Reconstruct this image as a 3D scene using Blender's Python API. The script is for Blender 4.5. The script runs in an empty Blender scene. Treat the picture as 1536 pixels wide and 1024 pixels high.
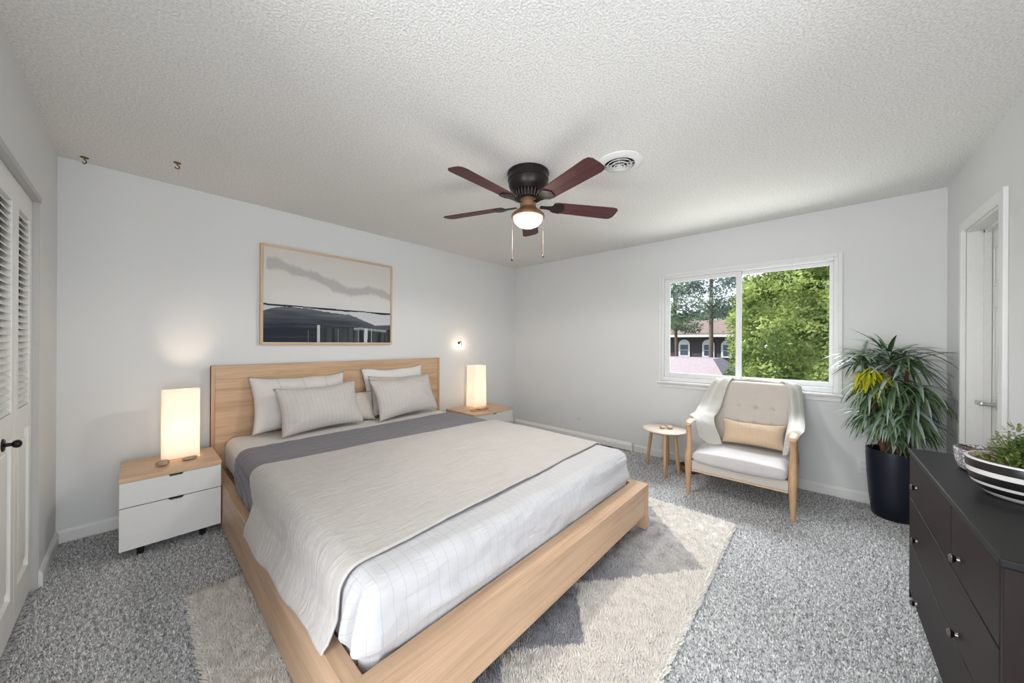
import bpy, bmesh, math, random
from mathutils import Vector, Matrix, noise
random.seed(7)
SC = bpy.context.scene
COL = SC.collection
PI = math.pi

# ------------------------------------------------------------------ camera
YAW = 0.7375; ROLL = 0.0057; CAMH = 1.2858
cam_data = bpy.data.cameras.new('camera')
cam_data.sensor_width = 36.0
cam_data.lens = 511.4685 / 1536 * 36.0
cam_data.shift_y = (513.486 - 512) / 1536
cam_data.clip_start = 0.02; cam_data.clip_end = 300
cam = bpy.data.objects.new('camera', cam_data)
COL.objects.link(cam)
cam.matrix_world = (Matrix.Translation((0, 0, CAMH)) @ Matrix.Rotation(YAW - PI / 2, 4, 'Z')
                    @ Matrix.Rotation(PI / 2, 4, 'X') @ Matrix.Rotation(ROLL, 4, 'Z'))
SC.camera = cam
SC.view_settings.view_transform = 'Standard'
SC.view_settings.look = 'None'
SC.view_settings.gamma = 1.0
SC.view_settings.use_curve_mapping = False
SC.view_settings.exposure = 0.36

# ------------------------------------------------------------------ room size
XL, XB, YD, YA, H = -0.338, 3.983, -0.677, 3.557, 2.44

# ------------------------------------------------------------------ world, sun, daylight, fill lights
w = bpy.data.worlds.new('World'); SC.world = w; w.use_nodes = True
nt = w.node_tree; nt.nodes.clear()
wo = nt.nodes.new('ShaderNodeOutputWorld'); wb = nt.nodes.new('ShaderNodeBackground')
tc = nt.nodes.new('ShaderNodeTexCoord'); sp = nt.nodes.new('ShaderNodeSeparateXYZ')
rp = nt.nodes.new('ShaderNodeValToRGB')
rp.color_ramp.elements[0].position = 0.0; rp.color_ramp.elements[0].color = (0.86, 0.90, 0.95, 1)
rp.color_ramp.elements[1].position = 0.7; rp.color_ramp.elements[1].color = (0.50, 0.66, 0.92, 1)
nt.links.new(tc.outputs['Generated'], sp.inputs[0]); nt.links.new(sp.outputs['Z'], rp.inputs[0])
nt.links.new(rp.outputs[0], wb.inputs[0]); nt.links.new(wb.outputs[0], wo.inputs[0])
wb.inputs[1].default_value = 1.5

def light(name, kind, loc, power, color=(1, 1, 1), target=None, **kw):
    d = bpy.data.lights.new(name, kind); d.energy = power; d.color = color
    for k, v in kw.items(): setattr(d, k, v)
    o = bpy.data.objects.new(name, d); COL.objects.link(o); o.location = loc
    if target is not None:
        o.rotation_euler = (Vector(target) - Vector(loc)).to_track_quat('-Z', 'Y').to_euler()
    return o
light('sun', 'SUN', (0, 10, 12), 3.9, (1.0, 0.95, 0.86), target=(4.2, 3.5, 5.5), angle=0.02)
light('window_daylight', 'AREA', (6.4, 0.7, 4.2), 420, (0.94, 0.97, 1.0), target=(3.0, 0.6, 1.0),
      shape='RECTANGLE', size=3.0, size_y=2.0)
light('ground_bounce_fill', 'AREA', (6.6, 0.6, -1.6), 235, (1.0, 0.99, 0.97), target=(3.2, 0.6, 2.2),  # added area light below the window, brightens the ceiling like ground bounce
      shape='RECTANGLE', size=4.5, size_y=3.0)
light('left_fill_light', 'AREA', (-1.9, 0.5, 1.3), 56, (0.96, 0.98, 1.0), target=(3.6, -0.1, 1.2),  # added area light out of view, fills the right side of the room
      shape='RECTANGLE', size=1.5, size_y=2.0)
light('rear_fill_light', 'AREA', (-0.1, -2.5, 1.0), 52, (0.96, 0.98, 1.0), target=(1.8, 2.0, 1.4),  # added area light behind the camera, soft fill for bed and walls
      shape='RECTANGLE', size=1.3, size_y=2.0)

# ------------------------------------------------------------------ materials
def mat(name, color=(0.8, 0.8, 0.8), rough=0.5, metal=0.0, spec=0.5, bump=None, var=None, emit=None):
    m = bpy.data.materials.new(name); m.use_nodes = True
    n = m.node_tree.nodes; l = m.node_tree.links; b = n['Principled BSDF']
    b.inputs['Base Color'].default_value = (*color, 1); b.inputs['Roughness'].default_value = rough
    b.inputs['Metallic'].default_value = metal; b.inputs['Specular IOR Level'].default_value = spec
    tcn = n.new('ShaderNodeTexCoord')
    nz = n.new('ShaderNodeTexNoise'); l.new(tcn.outputs['Object'], nz.inputs['Vector'])
    nz.inputs['Scale'].default_value = var[0] if var else 30
    a = var[1] if var else 0.03
    mx = n.new('ShaderNodeMix'); mx.data_type = 'RGBA'
    mx.inputs['A'].default_value = (*[c * (1 - a) for c in color], 1)
    mx.inputs['B'].default_value = (*[min(1, c * (1 + a)) for c in color], 1)
    l.new(nz.outputs['Fac'], mx.inputs['Factor']); l.new(mx.outputs['Result'], b.inputs['Base Color'])
    if bump:
        bn = n.new('ShaderNodeTexNoise'); bn.inputs['Scale'].default_value = bump[0]; bn.inputs['Detail'].default_value = 4
        l.new(tcn.outputs['Object'], bn.inputs['Vector'])
        bu = n.new('ShaderNodeBump'); bu.inputs['Strength'].default_value = bump[1]; bu.inputs['Distance'].default_value = bump[2]
        l.new(bn.outputs['Fac'], bu.inputs['Height']); l.new(bu.outputs[0], b.inputs['Normal'])
    if emit:
        b.inputs['Emission Color'].default_value = (*emit[0], 1); b.inputs['Emission Strength'].default_value = emit[1]
    return m

def ramp(n, pts):
    r = n.new('ShaderNodeValToRGB'); e = r.color_ramp.elements
    e[0].position, e[0].color = pts[0][0], (*pts[0][1], 1)
    e[1].position, e[1].color = pts[-1][0], (*pts[-1][1], 1)
    for p, c in pts[1:-1]:
        x = e.new(p); x.color = (*c, 1)
    return r

def wood(name, axis, base, dark, rough=0.42):
    m = bpy.data.materials.new(name); m.use_nodes = True
    n = m.node_tree.nodes; l = m.node_tree.links; b = n['Principled BSDF']
    t = n.new('ShaderNodeTexCoord'); mp = n.new('ShaderNodeMapping')
    s = [26, 26, 26]; s['xyz'.index(axis)] = 1.3
    mp.inputs['Scale'].default_value = s
    l.new(t.outputs['Object'], mp.inputs[0])
    nz = n.new('ShaderNodeTexNoise'); nz.inputs['Scale'].default_value = 1.0; nz.inputs['Detail'].default_value = 6; nz.inputs['Distortion'].default_value = 0.6
    l.new(mp.outputs[0], nz.inputs['Vector'])
    r = ramp(n, [(0.3, dark), (0.52, base), (0.72, tuple(min(1, c * 1.12) for c in base))])
    l.new(nz.outputs['Fac'], r.inputs[0])
    mp2 = n.new('ShaderNodeMapping'); s2 = [170, 170, 170]; s2['xyz'.index(axis)] = 5
    mp2.inputs['Scale'].default_value = s2; l.new(t.outputs['Object'], mp2.inputs[0])
    n2 = n.new('ShaderNodeTexNoise'); n2.inputs['Scale'].default_value = 1.0; n2.inputs['Detail'].default_value = 3
    l.new(mp2.outputs[0], n2.inputs['Vector'])
    mx = n.new('ShaderNodeMix'); mx.data_type = 'RGBA'; mx.blend_type = 'MULTIPLY'; mx.inputs['Factor'].default_value = 0.35
    r2 = ramp(n, [(0.35, (0.72, 0.66, 0.6)), (0.6, (1, 1, 1))]); l.new(n2.outputs['Fac'], r2.inputs[0])
    l.new(r.outputs[0], mx.inputs['A']); l.new(r2.outputs[0], mx.inputs['B'])
    l.new(mx.outputs['Result'], b.inputs['Base Color'])
    b.inputs['Roughness'].default_value = rough; b.inputs['Specular IOR Level'].default_value = 0.35
    bu = n.new('ShaderNodeBump'); bu.inputs['Strength'].default_value = 0.15; bu.inputs['Distance'].default_value = 0.001
    l.new(n2.outputs['Fac'], bu.inputs['Height']); l.new(bu.outputs[0], b.inputs['Normal'])
    return m

def fabric(name, color, stripe=None, rough=0.9, weave=900, crease=0.0, quilt=None):
    """UV in metres. stripe=(axis 0/1, period, width, dark colour)."""
    m = bpy.data.materials.new(name); m.use_nodes = True
    n = m.node_tree.nodes; l = m.node_tree.links; b = n['Principled BSDF']
    b.inputs['Roughness'].default_value = rough; b.inputs['Specular IOR Level'].default_value = 0.15
    b.inputs['Sheen Weight'].default_value = 0.15
    uv = n.new('ShaderNodeUVMap'); uv.uv_map = 'UVMap'
    nz = n.new('ShaderNodeTexNoise'); nz.inputs['Scale'].default_value = 7; nz.inputs['Detail'].default_value = 5
    l.new(uv.outputs[0], nz.inputs['Vector'])
    mx = n.new('ShaderNodeMix'); mx.data_type = 'RGBA'
    mx.inputs['A'].default_value = (*[c * 0.93 for c in color], 1); mx.inputs['B'].default_value = (*[min(1, c * 1.05) for c in color], 1)
    l.new(nz.outputs['Fac'], mx.inputs['Factor'])
    out = mx.outputs['Result']
    s = n.new('ShaderNodeSeparateXYZ'); l.new(uv.outputs[0], s.inputs[0])
    hsrc = None
    if stripe:
        ax, per, wid, dc = stripe
        md = n.new('ShaderNodeMath'); md.operation = 'PINGPONG'; md.inputs[1].default_value = per / 2
        l.new(s.outputs[ax], md.inputs[0])
        rr = n.new('ShaderNodeMapRange'); rr.inputs['From Min'].default_value = wid; rr.inputs['From Max'].default_value = wid * 0.3
        l.new(md.outputs[0], rr.inputs['Value'])
        m2 = n.new('ShaderNodeMix'); m2.data_type = 'RGBA'; m2.inputs['B'].default_value = (*dc, 1)
        l.new(rr.outputs[0], m2.inputs['Factor']); l.new(out, m2.inputs['A']); out = m2.outputs['Result']
    l.new(out, b.inputs['Base Color'])
    wn = n.new('ShaderNodeTexNoise'); wn.inputs['Scale'].default_value = weave / 4; wn.inputs['Detail'].default_value = 2
    l.new(uv.outputs[0], wn.inputs['Vector'])
    bu = n.new('ShaderNodeBump'); bu.inputs['Strength'].default_value = 0.25; bu.inputs['Distance'].default_value = 0.0015
    l.new(wn.outputs['Fac'], bu.inputs['Height'])
    last = bu
    if crease:
        mp = n.new('ShaderNodeMapping'); mp.inputs['Scale'].default_value = (9, 26, 1); l.new(uv.outputs[0], mp.inputs[0])
        cn = n.new('ShaderNodeTexNoise'); cn.inputs['Scale'].default_value = 1; cn.inputs['Detail'].default_value = 5; cn.inputs['Distortion'].default_value = 1.2
        l.new(mp.outputs[0], cn.inputs['Vector'])
        b2 = n.new('ShaderNodeBump'); b2.inputs['Strength'].default_value = crease; b2.inputs['Distance'].default_value = 0.008
        l.new(cn.outputs['Fac'], b2.inputs['Height']); l.new(bu.outputs[0], b2.inputs['Normal']); last = b2
    if quilt:
        ax, per, st, dist = quilt
        md = n.new('ShaderNodeMath'); md.operation = 'PINGPONG'; md.inputs[1].default_value = per / 2
        l.new(s.outputs[ax], md.inputs[0])
        pw = n.new('ShaderNodeMath'); pw.operation = 'POWER'; pw.inputs[1].default_value = 0.4
        l.new(md.outputs[0], pw.inputs[0])
        b3 = n.new('ShaderNodeBump'); b3.inputs['Strength'].default_value = st; b3.inputs['Distance'].default_value = dist
        l.new(pw.outputs[0], b3.inputs['Height']); l.new(last.outputs[0], b3.inputs['Normal']); last = b3
    l.new(last.outputs[0], b.inputs['Normal'])
    return m

def attr_mat(name, rough=0.9, bump=None, spec=0.2):
    m = bpy.data.materials.new(name); m.use_nodes = True
    n = m.node_tree.nodes; l = m.node_tree.links; b = n['Principled BSDF']
    a = n.new('ShaderNodeVertexColor'); a.layer_name = 'Col'
    l.new(a.outputs['Color'], b.inputs['Base Color']); b.inputs['Roughness'].default_value = rough
    b.inputs['Specular IOR Level'].default_value = spec
    if bump:
        t = n.new('ShaderNodeTexCoord'); bn = n.new('ShaderNodeTexNoise'); bn.inputs['Scale'].default_value = bump[0]
        l.new(t.outputs['Object'], bn.inputs['Vector'])
        bu = n.new('ShaderNodeBump'); bu.inputs['Strength'].default_value = bump[1]; bu.inputs['Distance'].default_value = bump[2]
        l.new(bn.outputs['Fac'], bu.inputs['Height']); l.new(bu.outputs[0], b.inputs['Normal'])
    return m

M = {}
M['wall'] = mat('wall_paint', (0.735, 0.74, 0.735), 0.85, spec=0.2, bump=(60, 0.12, 0.002), var=(3, 0.015))
M['trim'] = mat('white_trim', (0.78, 0.78, 0.76), 0.4, spec=0.4)
M['closet'] = mat('closet_paint', (0.84, 0.84, 0.81), 0.45, spec=0.4)
M['vinyl'] = mat('white_vinyl', (0.80, 0.80, 0.80), 0.35, spec=0.4)
M['oakx'] = wood('oak_x', 'x', (0.55, 0.37, 0.24), (0.45, 0.29, 0.18))
M['oaky'] = wood('oak_y', 'y', (0.55, 0.37, 0.24), (0.45, 0.29, 0.18))
M['oakz'] = wood('oak_z', 'z', (0.55, 0.37, 0.24), (0.45, 0.29, 0.18))
M['headb'] = wood('oak_headboard', 'x', (0.60, 0.41, 0.26), (0.48, 0.31, 0.18))
M['framex'] = wood('pale_oak_x', 'x', (0.66, 0.48, 0.32), (0.56, 0.39, 0.25))
M['framez'] = wood('pale_oak_z', 'z', (0.66, 0.48, 0.32), (0.56, 0.39, 0.25))
M['beech'] = wood('beech', 'z', (0.60, 0.38, 0.22), (0.50, 0.29, 0.16))
M['beechx'] = wood('beech_top', 'x', (0.66, 0.47, 0.31), (0.58, 0.39, 0.24))
M['white'] = mat('white_lacquer', (0.70, 0.695, 0.68), 0.4, spec=0.35)
M['black'] = mat('black_metal', (0.015, 0.014, 0.013), 0.35, metal=0.6)
M['darkgap'] = mat('dark_recess', (0.02, 0.018, 0.016), 0.8)
M['chrome'] = mat('brushed_chrome', (0.62, 0.62, 0.60), 0.28, metal=1.0)
M['nickel'] = mat('dark_nickel', (0.22, 0.21, 0.20), 0.25, metal=1.0)
M['brass'] = mat('old_brass', (0.20, 0.14, 0.06), 0.45, metal=0.8)
M['bronze'] = mat('dark_bronze', (0.035, 0.03, 0.03), 0.38, metal=0.75)
M['copper'] = mat('copper_bronze', (0.30, 0.17, 0.10), 0.4, metal=0.7)
M['espresso'] = mat('espresso_veneer', (0.020, 0.0125, 0.012), 0.5, spec=0.22, var=(20, 0.12), bump=(250, 0.08, 0.001))
M['esptop'] = mat('espresso_top', (0.010, 0.010, 0.010), 0.42, spec=0.3, var=(12, 0.2))
M['pot'] = mat('navy_black_pot', (0.008, 0.011, 0.022), 0.38, spec=0.45)
M['ceramicw'] = mat('white_ceramic', (0.78, 0.77, 0.75), 0.3)
M['ceramicb'] = mat('black_ceramic', (0.012, 0.012, 0.012), 0.3)
M['soil'] = mat('bark_soil', (0.12, 0.05, 0.03), 0.95, bump=(60, 1.0, 0.01), var=(70, 0.6))
M['darksoil'] = mat('dark_soil', (0.02, 0.015, 0.012), 0.95, bump=(60, 1.0, 0.01), var=(70, 0.5))
M['bark'] = mat('palm_bark', (0.11, 0.06, 0.035), 0.9, bump=(80, 0.8, 0.01), var=(50, 0.4))
M['stone'] = wood('striped_wood_pebble', 'z', (0.40, 0.30, 0.20), (0.22, 0.15, 0.09))

# popcorn ceiling
m = bpy.data.materials.new('popcorn_ceiling'); m.use_nodes = True
n = m.node_tree.nodes; l = m.node_tree.links; b = n['Principled BSDF']
b.inputs['Roughness'].default_value = 0.95; b.inputs['Specular IOR Level'].default_value = 0.1
t = n.new('ShaderNodeTexCoord')
v = n.new('ShaderNodeTexNoise'); v.inputs['Scale'].default_value = 112; v.inputs['Detail'].default_value = 3; v.inputs['Roughness'].default_value = 0.6
l.new(t.outputs['Object'], v.inputs['Vector'])
r = ramp(n, [(0.35, (0.70, 0.69, 0.665)), (0.62, (0.89, 0.88, 0.855))]); l.new(v.outputs['Fac'], r.inputs[0]); l.new(r.outputs[0], b.inputs['Base Color'])
bu = n.new('ShaderNodeBump'); bu.inputs['Strength'].default_value = 0.6; bu.inputs['Distance'].default_value = 0.010
l.new(v.outputs['Fac'], bu.inputs['Height']); l.new(bu.outputs[0], b.inputs['Normal'])
M['ceiling'] = m

# speckled carpet
m = bpy.data.materials.new('grey_carpet'); m.use_nodes = True
n = m.node_tree.nodes; l = m.node_tree.links; b = n['Principled BSDF']
b.inputs['Roughness'].default_value = 1.0; b.inputs['Specular IOR Level'].default_value = 0.05
t = n.new('ShaderNodeTexCoord')
v = n.new('ShaderNodeTexNoise'); v.inputs['Scale'].default_value = 95; v.inputs['Detail'].default_value = 2.5; v.inputs['Roughness'].default_value = 0.7
v2 = n.new('ShaderNodeTexNoise'); v2.inputs['Scale'].default_value = 1.6; v2.inputs['Detail'].default_value = 3
l.new(t.outputs['Object'], v.inputs['Vector']); l.new(t.outputs['Object'], v2.inputs['Vector'])
r = ramp(n, [(0.34, (0.14, 0.14, 0.14)), (0.48, (0.42, 0.42, 0.42)), (0.62, (0.72, 0.72, 0.72))])
l.new(v.outputs['Fac'], r.inputs[0])
r2 = ramp(n, [(0.35, (0.86, 0.86, 0.86)), (0.65, (1, 1, 1))]); l.new(v2.outputs['Fac'], r2.inputs[0])
mx = n.new('ShaderNodeMix'); mx.data_type = 'RGBA'; mx.blend_type = 'MULTIPLY'; mx.inputs['Factor'].default_value = 1
l.new(r.outputs[0], mx.inputs['A']); l.new(r2.outputs[0], mx.inputs['B']); l.new(mx.outputs['Result'], b.inputs['Base Color'])
bu = n.new('ShaderNodeBump'); bu.inputs['Strength'].default_value = 0.8; bu.inputs['Distance'].default_value = 0.01
l.new(v.outputs['Fac'], bu.inputs['Height']); l.new(bu.outputs[0], b.inputs['Normal'])
M['carpet'] = m

# window glass: nearly clear
m = bpy.data.materials.new('window_glass'); m.use_nodes = True
n = m.node_tree.nodes; l = m.node_tree.links; n.remove(n['Principled BSDF'])
tr = n.new('ShaderNodeBsdfTransparent'); tr.inputs[0].default_value = (0.95, 0.96, 0.96, 1)
gl = n.new('ShaderNodeBsdfGlossy'); gl.inputs['Roughness'].default_value = 0.02
ms = n.new('ShaderNodeMixShader'); ms.inputs[0].default_value = 0.001
l.new(tr.outputs[0], ms.inputs[1]); l.new(gl.outputs[0], ms.inputs[2]); l.new(ms.outputs[0], n['Material Output'].inputs[0])
M['glass'] = m

def shade_mat(name, col, strength):
    m = bpy.data.materials.new(name); m.use_nodes = True
    n = m.node_tree.nodes; l = m.node_tree.links; n.remove(n['Principled BSDF'])
    d = n.new('ShaderNodeBsdfDiffuse'); d.inputs[0].default_value = (0.80, 0.74, 0.66, 1)
    tl = n.new('ShaderNodeBsdfTranslucent'); tl.inputs[0].default_value = (0.95, 0.88, 0.78, 1)
    a = n.new('ShaderNodeMixShader'); a.inputs[0].default_value = 0.10
    l.new(d.outputs[0], a.inputs[1]); l.new(tl.outputs[0], a.inputs[2])
    e = n.new('ShaderNodeEmission'); e.inputs[0].default_value = (*col, 1); e.inputs[1].default_value = strength
    tp = n.new('ShaderNodeBsdfTransparent'); a2 = n.new('ShaderNodeMixShader'); a2.inputs[0].default_value = 0.07
    l.new(a.outputs[0], a2.inputs[1]); l.new(tp.outputs[0], a2.inputs[2])
    ad = n.new('ShaderNodeAddShader'); l.new(a2.outputs[0], ad.inputs[0]); l.new(e.outputs[0], ad.inputs[1])
    l.new(ad.outputs[0], n['Material Output'].inputs[0])
    return m

# ------------------------------------------------------------------ geometry helpers
ORG = {}
def new_obj(name, bm, m=None, parent=None, origin=None, smooth=None, recalc=True):
    if recalc: bmesh.ops.recalc_face_normals(bm, faces=bm.faces)
    if parent is not None: org = ORG[parent.name]
    elif origin is not None: org = Vector(origin)
    else:
        if bm.verts:
            xs = [v.co.x for v in bm.verts]; ys = [v.co.y for v in bm.verts]; zs = [v.co.z for v in bm.verts]
            org = Vector(((min(xs) + max(xs)) / 2, (min(ys) + max(ys)) / 2, min(zs)))
        else: org = Vector((0, 0, 0))
    bmesh.ops.translate(bm, verts=bm.verts, vec=-org)
    me = bpy.data.meshes.new(name); bm.to_mesh(me); bm.free()
    o = bpy.data.objects.new(name, me); COL.objects.link(o)
    if m is not None:
        for mm in (m if isinstance(m, (list, tuple)) else [m]): me.materials.append(mm)
    if smooth:
        for p in me.polygons: p.use_smooth = True
        if smooth is not True:
            me.set_sharp_from_angle(angle=math.radians(smooth))
    if parent is not None: o.parent = parent
    else: o.location = org
    ORG[o.name] = org
    return o

def tag(o, label, cat, group=None, kind=None):
    o['label'] = label; o['category'] = cat
    if group: o['group'] = group
    if kind: o['kind'] = kind
    return o
def thing(name, loc, label, cat, group=None):
    o = bpy.data.objects.new(name, None); COL.objects.link(o); o.location = loc
    o.empty_display_size = 0.05; ORG[o.name] = Vector(loc)
    return tag(o, label, cat, group)
def struct(name, bm, m, parent=None, **k):
    o = new_obj(name, bm, m, parent, **k)
    if parent is None: o['kind'] = 'structure'
    return o

def bx(bm, x0, x1, y0, y1, z0, z1, bevel=0.0, seg=2, mi=0):
    x0, x1 = min(x0, x1), max(x0, x1); y0, y1 = min(y0, y1), max(y0, y1); z0, z1 = min(z0, z1), max(z0, z1)
    vs = [bm.verts.new(c) for c in ((x0, y0, z0), (x1, y0, z0), (x1, y1, z0), (x0, y1, z0), (x0, y0, z1), (x1, y0, z1), (x1, y1, z1), (x0, y1, z1))]
    fs = [bm.faces.new([vs[i] for i in f]) for f in ((3, 2, 1, 0), (4, 5, 6, 7), (0, 1, 5, 4), (1, 2, 6, 5), (2, 3, 7, 6), (3, 0, 4, 7))]
    for f in fs: f.material_index = mi
    if bevel:
        es = list({e for f in fs for e in f.edges})
        r = bmesh.ops.bevel(bm, geom=es, offset=bevel, segments=seg, affect='EDGES', profile=0.5)
        for f in r['faces']: f.material_index = mi
    return vs
def box(*a, **k):
    bm = bmesh.new(); bx(bm, *a, **k); return bm

def prism(bm, pts, axis, a, b, bevel=0.0):
    """extrude a 2-D outline (in the two other axes) between a and b along axis"""
    def mk(p, t):
        return {'x': (t, p[0], p[1]), 'y': (p[0], t, p[1]), 'z': (p[0], p[1], t)}[axis]
    v0 = [bm.verts.new(mk(p, a)) for p in pts]; v1 = [bm.verts.new(mk(p, b)) for p in pts]
    n = len(pts); fs = [bm.faces.new(v0), bm.faces.new(v1[::-1])]
    for i in range(n): fs.append(bm.faces.new((v0[i], v0[(i + 1) % n], v1[(i + 1) % n], v1[i])))
    if bevel:
        bmesh.ops.bevel(bm, geom=list({e for f in fs for e in f.edges}), offset=bevel, segments=2, affect='EDGES', profile=0.5)

def lathe(bm, c, prof, n=32, mi=0, mif=None):
    """prof: list of (r,z). closed at ends when r==0"""
    rings = []
    for r_, z in prof:
        if r_ < 1e-6: rings.append([bm.verts.new((c[0], c[1], c[2] + z))])
        else: rings.append([bm.verts.new((c[0] + r_ * math.cos(2 * PI * i / n), c[1] + r_ * math.sin(2 * PI * i / n), c[2] + z)) for i in range(n)])
    for k in range(len(rings) - 1):
        a, b_ = rings[k], rings[k + 1]
        for i in range(n):
            j = (i + 1) % n
            if len(a) == 1 and len(b_) == 1: continue
            if len(a) == 1: f = bm.faces.new((a[0], b_[j], b_[i]))
            elif len(b_) == 1: f = bm.faces.new((a[i], a[j], b_[0]))
            else: f = bm.faces.new((a[i], a[j], b_[j], b_[i]))
            f.material_index = mif[k] if mif else mi
def tube(bm, pts, rad, n=8, cap=True, flat=None):
    """swept tube; rad number or list; flat=(sx,sy) elliptical scale"""
    pts = [Vector(p) for p in pts]
    if not isinstance(rad, (list, tuple)): rad = [rad] * len(pts)
    rings = []; up = None
    for i, p in enumerate(pts):
        d = (pts[min(i + 1, len(pts) - 1)] - pts[max(i - 1, 0)]).normalized()
        if up is None:
            up = Vector((0, 0, 1)) if abs(d.z) < 0.9 else Vector((0, 1, 0))
        s = d.cross(up).normalized(); u = s.cross(d).normalized(); up = u
        fx, fy = flat or (1, 1)
        rings.append([bm.verts.new(p + rad[i] * (fx * math.cos(2 * PI * k / n) * s + fy * math.sin(2 * PI * k / n) * u)) for k in range(n)])
    for a, b_ in zip(rings, rings[1:]):
        for k in range(n): bm.faces.new((a[k], a[(k + 1) % n], b_[(k + 1) % n], b_[k]))
    if cap: bm.faces.new(rings[0][::-1]); bm.faces.new(rings[-1])
def cr(P, t):
    """Catmull-Rom through points P at parameter t in [0,len-1]"""
    n = len(P); i = min(int(t), n - 2); f = t - i
    p0 = P[max(i - 1, 0)]; p1 = P[i]; p2 = P[i + 1]; p3 = P[min(i + 2, n - 1)]
    return 0.5 * ((2 * p1) + (p2 - p0) * f + (2 * p0 - 5 * p1 + 4 * p2 - p3) * f * f + (3 * p1 - p0 - 3 * p2 + p3) * f ** 3)
def grid_mesh(bm, nu, nv, fn, uvf=None, close_u=False):
    uvl = bm.loops.layers.uv.get('UVMap') or bm.loops.layers.uv.new('UVMap')
    V = [[bm.verts.new(fn(i / nu, j / nv)) for i in range(nu + (0 if close_u else 1))] for j in range(nv + 1)]
    for j in range(nv):
        for i in range(nu):
            i2 = (i + 1) % (nu if close_u else nu + 1)
            f = bm.faces.new((V[j][i], V[j][i2], V[j + 1][i2], V[j + 1][i]))
            if uvf:
                for lp, (a, b_) in zip(f.loops, ((i, j), (i + 1, j), (i + 1, j + 1), (i, j + 1))): lp[uvl].uv = uvf(a / nu, b_ / nv)
    return V
def N(x, y=0, z=0): return noise.noise(Vector((x, y, z)))

def rounded_box(bm, x0, x1, y0, y1, z0, z1, r, step=0.03, disp=None, skip=None, uv=True):
    """subdivided box wrapped to a rounded box, displaced along the normal by disp(p,n)"""
    uvl = bm.loops.layers.uv.get('UVMap') or bm.loops.layers.uv.new('UVMap')
    c0 = Vector((x0, y0, z0)); c1 = Vector((x1, y1, z1)); cache = {}
    rr = min(r, (z1 - z0) / 2 - 1e-4, (x1 - x0) / 2 - 1e-4, (y1 - y0) / 2 - 1e-4)
    def vert(p):
        k = (round(p.x, 5), round(p.y, 5), round(p.z, 5))
        if k in cache: return cache[k]
        q = Vector([min(max(p[i], c0[i] + rr), c1[i] - rr) for i in range(3)])
        d = p - q; nn = d.normalized() if d.length > 1e-9 else Vector((0, 0, 1)); o = q + nn * rr
        if disp: o = o + nn * disp(o, nn) if not isinstance(disp(o, nn), Vector) else o + disp(o, nn)
        cache[k] = (bm.verts.new(o), o); return cache[k]
    def lin(a, b_):
        n_ = max(2, int((b_ - a) / step)); s = [a + (b_ - a) * i / n_ for i in range(n_ + 1)]
        ex = [a + rr * f for f in (0.15, 0.4, 0.7)] + [b_ - rr * f for f in (0.15, 0.4, 0.7)]
        s = sorted(set([round(x, 5) for x in s + ex])); return s
    L = [lin(c0[i], c1[i]) for i in range(3)]
    for ax in range(3):
        a1, a2 = [i for i in range(3) if i != ax]
        for side, val in ((0, c0[ax]), (1, c1[ax])):
            if skip and (ax, side) in skip: continue
            for i in range(len(L[a1]) - 1):
                for j in range(len(L[a2]) - 1):
                    vs = []; us = []
                    for (a, b_) in ((i, j), (i + 1, j), (i + 1, j + 1), (i, j + 1)):
                        p = Vector((0, 0, 0)); p[ax] = val; p[a1] = L[a1][a]; p[a2] = L[a2][b_]
                        vt, _ = vert(p); vs.append(vt)
                        if ax == 2: us.append((p.x, p.y))
                        elif ax == 1: us.append((p.x, p.z + p.y))
                        else: us.append((p.z + p.x, p.y))
                    if len(set(vs)) < 4: continue
                    try: f = bm.faces.new(vs)
                    except ValueError: continue
                    for lp, u in zip(f.loops, us): lp[uvl].uv = u

def solidify(o, t, off=0):
    md = o.modifiers.new('thick', 'SOLIDIFY'); md.thickness = t; md.offset = off
def subsurf(o, k=1):
    md = o.modifiers.new('sub', 'SUBSURF'); md.levels = k; md.render_levels = k

# ================================================================== SETTING
T = 0.13
# floor
bm = bmesh.new(); bx(bm, XL - 2.2, XB + T, YD - 2.0, YA + T, -0.08, 0.0)
struct('floor', bm, M['carpet'])
# ceiling
bm = bmesh.new(); bx(bm, XL - 2.2, XB + T, YD - 2.0, YA + T, H, H + 0.1)
struct('ceiling', bm, M['ceiling'])
struct('wall_back', box(XL - T, XB + T, YA, YA + T, 0, H), M['wall'])
# wall_right with the window opening
WY0, WY1, WZ0, WZ1 = -0.109, 1.347, 0.868, 2.04
bm = bmesh.new()
bx(bm, XB, XB + T, WY1, YA, 0, H); bx(bm, XB, XB + T, YD - T, WY0, 0, H)
bx(bm, XB, XB + T, WY0, WY1, 0, WZ0); bx(bm, XB, XB + T, WY0, WY1, WZ1, H)
struct('wall_right', bm, M['wall'])
# wall_front with the door opening; cut short out of view to let the added fill light in
DX0, DX1, DZ = 2.935, 3.54, 2.01
bm = bmesh.new()
bx(bm, DX1, XB, YD - T, YD, 0, H); bx(bm, 1.15, DX0, YD - T, YD, 0, H); bx(bm, DX0, DX1, YD - T, YD, DZ, H)
struct('wall_front', bm, M['wall'])
# wall_left with the closet opening
CY0, CY1, CZ = 1.54, 3.0, 2.02
bm = bmesh.new()
bx(bm, XL - T, XL, CY1, YA, 0, H); bx(bm, XL - T, XL, 1.1, CY0, 0, H); bx(bm, XL - T, XL, CY0, CY1, CZ, H)  # near end left out so the added fill light can enter
struct('wall_left', bm, M['wall'])
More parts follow.
